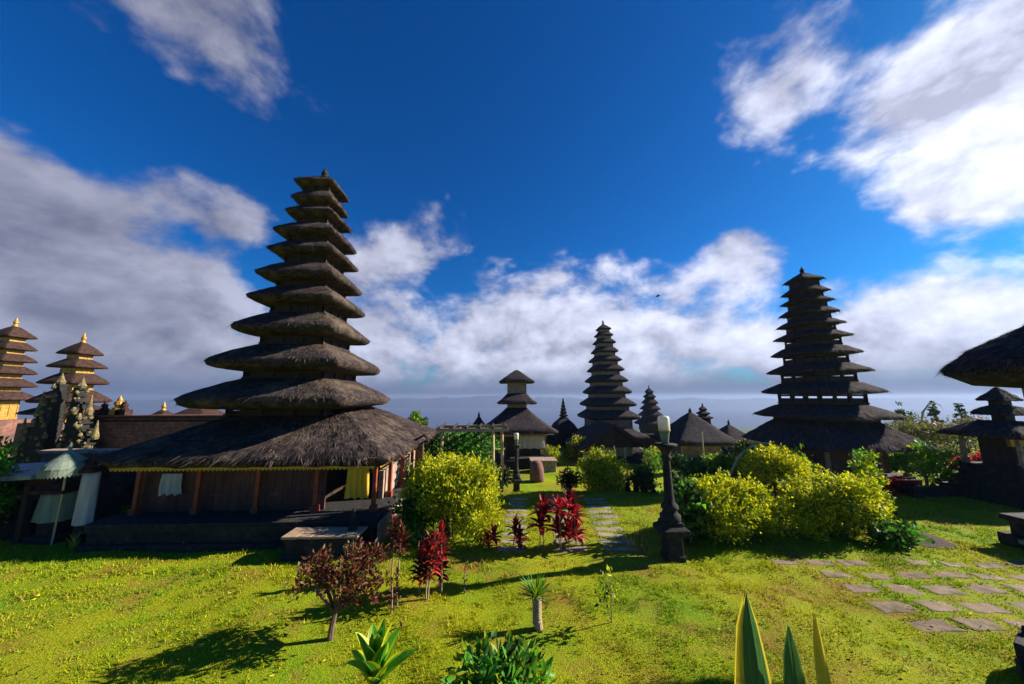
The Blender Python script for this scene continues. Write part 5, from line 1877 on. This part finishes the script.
# tall yellow-margined agave leaves close to the camera, bottom right
av = thing('variegated_agave', 'tall pointed agave leaves with yellow margins close by at the bottom edge', 'plant', (1.9, 2.6, 0))
mb = MB()
M_AG = mat('agave_green', [(.3, (.02, .085, .02)), (.55, (.05, .15, .03)), (.75, (.12, .24, .04))], 7, 6, .5, transl=.2, spec=.3, stretch=(9, 9, .5), bump=.004, bump_scale=14, second=((.16, .12, .03), 9, .60, .72))
M_AGY = mat('agave_yellow', [(.3, (.50, .44, .03)), (.7, (.75, .60, .05))], 7, 6, .5, transl=.5, spec=.3, stretch=(9, 9, .5), second=((.30, .20, .05), 9, .58, .72))


def blade(mb, tip, width, z_base, yb, xb, mi, em, seg=10, face=0):
    tip = Vector(tip); base = Vector((xb, yb, z_base))
    vs = []; fs = []; ms = []
    side = Vector((math.cos(face), math.sin(face), 0))
    nrm = Vector((-side.y, side.x, 0))
    xs = (-1, -.7, 0, .7, 1)
    for i in range(seg + 1):
        t = i / seg
        c = base.lerp(tip, t) + Vector((0, 0, 0)) + nrm * (-.05 * math.sin(PI * t))
        w = width * .5 * ((1 - t) ** .5) * (.9 + .8 * t * (1 - t)) if i < seg else .001
        for x in xs:
            vs.append(c + side * (w * x) - nrm * (abs(x) ** 1.6 * w * -.45))
    off = len(vs)
    vs += [v + nrm * .012 for v in vs]
    for i in range(seg):
        for k in range(4):
            a = i * 5 + k
            fs.append((a, a + 1, a + 6, a + 5)); ms.append(em if (k in (0, 3) and em is not None) else mi)
            fs.append((off + a, off + a + 5, off + a + 6, off + a + 1)); ms.append(em if (k in (0, 3) and em is not None) else mi)
    b = len(mb.v)
    mb.v += [tuple(v) for v in vs]; mb.f += [tuple(b + q for q in f) for f in fs]; mb.mi += ms


Ya = 2.6
for (px_, py_, w, mi, em, bx_, fc) in ((746, 592, .52, 0, 1, 0.02, .15), (789, 626, .32, 0, None, .10, -.1), (815, 612, .26, 1, None, .2, .3)):
    tpt = at(px_, py_, Ya) - Vector((1.9, Ya, 0))
    blade(mb, tpt, w, 0.0, 0.0, bx_ + (tpt.x - .05) * .55, mi, em, face=fc)
for k in range(9):
    a = k * .7
    tpt = Vector((math.cos(a) * .55, math.sin(a) * .5 - .1, random.uniform(.7, 1.0)))
    blade(mb, tpt, .17, 0, math.sin(a) * .08, math.cos(a) * .08, 0, 1, face=a + PI / 2)
mb.build('leaves', [M_AG, M_AGY], av)

# fallen leaves scattered over the grass near the shrubs
npt = 520
ly_ = 4.2 * (11.0 / 4.2) ** RNG.uniform(0, 1, npt)
lx_ = RNG.uniform(-1, 1, npt) * ly_ * 1.5
okl = ~((lx_ > -9.8) & (lx_ < -2.75) & (ly_ > 8.6))
lx_, ly_ = lx_[okl], ly_[okl]
lp_ = np.stack([lx_, ly_, gz(lx_, ly_) + .03], 1)
ld_ = RNG.normal(size=(len(lx_), 3)) * np.array([1, 1, .25])
lv_, lf_ = leaf_arrays(lp_, ld_, .055, .03)
o = np_mesh('fallen_leaves', lv_, lf_, [M_L_OLIVE, M_L_BRONZE, M_L_YELLOW], None, np.repeat(RNG.integers(0, 3, len(lx_)), 2))
tag(o, 'dry fallen leaves scattered over the lawn', 'leaves', kind='stuff')

# thin twigs beside the lamp
tw = MB()
for k in range(9):
    x = random.uniform(-.35, .1); a = random.uniform(-.15, .2)
    tw.tube([(x, random.uniform(-.1, .1), -.02), (x + a * .4, 0, .3), (x + a + random.uniform(-.06, .06), 0, random.uniform(.5, .8))], [.007, .006, .003], 5)
o = tw.build('bare_twigs', M_BARK, loc=(3.35, 8.2, 0))
tag(o, 'bare thin twigs standing in the grass left of the tall lamp post', 'plant')
for (px_, Y, h, lab) in ((72, 9.0, .42, 'small dry yellow weed before the white wrapped shrine'), (182, 8.95, .3, 'small dry weed in front of the thatched base plinth')):
    a = at(px_, 547, Y)
    r = thing('weed', lab, 'plant', (a.x, Y, 0))
    lm = MB()
    for k in range(16):
        an = random.uniform(0, 6.28); el_ = random.uniform(.7, 1.5)
        strap_leaf(lm, (random.uniform(-.05, .05), 0, random.uniform(0, h * .5)), (math.cos(an) * math.cos(el_), math.sin(an) * math.cos(el_), math.sin(el_)), h * random.uniform(.4, .7), .025, droop=.6, seg=4)
    lm.build('leaves', [M_L_OLIVE if px_ > 100 else M_L_YELLOW], r)
    sm_ = MB(); sm_.tube([(0, 0, -.02), (.01, 0, h * .7)], [.01, .005], 5); sm_.build('stem', M_BARK_PALE, r)

# ------------------------------------------------------------------ small things on the far lawn
for (px_, py_, Y, s, lab) in ((644, 489, 13.3, .50, 'small black stone figure beside the weeping bush'), (652, 489, 13.4, .55, 'black stone figure second from the weeping bush'),
                              (660, 488, 13.5, .75, 'tallest of the little black stone figures behind the lamp post'), (669, 488, 13.2, .5, 'black stone figure nearest the lamp post shaft')):
    a = at(px_ - 16, py_, Y)
    statue('stone_figure', lab, (a.x, Y, g1(a.x, Y)), s, group='little stone figures on the terrace edge')
a = at(537, 476, 19.5)
st = MB()
st.lathe([(.36, -.05), (.40, .2), (.38, .6), (.30, .95), (.15, 1.08)], n=14)
o = st.build('brick_stump', M_BRICK, loc=(a.x, 19.5, g1(a.x, 19.5)), smooth=True)
tag(o, 'rounded red brick stump standing on the far lawn by the pergola', 'stump')
a = at(690, 455, 22)
sp2 = MB(); sp2.box((0, 0, .3), (1.5, 1.1, .7)); sp2.box((0, 0, .68), (1.7, 1.3, .08))
o = sp2.build('stone_bench', M_STONE_TAN, loc=(at(540, 462, 24).x, 22.5, g1(3, 22.5)), bevel=.02)
tag(o, 'low tan stone platform on the far lawn before the three-roofed pavilion', 'platform')
# tall flat bamboo offering stick by the ochre pavilion
for px_, y0, y1, lab in ((705, 470, 432, 'upright bamboo stake before the ochre pavilion wall'),):
    p0, p1 = at(px_, y0, 19), at(px_, y1, 19)
    mb = MB(); mb.tube([(0, 0, -.3), (0, 0, p1.z - p0.z)], [.05, .04], 8)
    o = mb.build('bamboo_stake', M_BAMBOO, loc=tuple(p0)); tag(o, lab, 'pole')

# bird
bd_ = MB()
pb = at(658, 296, 40)
bd_.lathe([(.01, -.3), (.08, -.15), (.10, 0), (.06, .15), (.05, .2), (.01, .3)], n=8)
bd_.add([(0, 0, .08), (0, 0, -.1), (.55, .05, -.06), (.30, .12, .12)], [(0, 1, 2, 3)])
bd_.add([(0, 0, .08), (0, 0, -.1), (-.55, .05, -.06), (-.30, .12, .12)], [(3, 2, 1, 0)])
o = bd_.build('bird', M_STONE, loc=tuple(pb))
o.rotation_euler = (math.radians(80), 0, math.radians(60))
tag(o, 'tiny dark bird flying in the sky above the slender tower', 'bird')
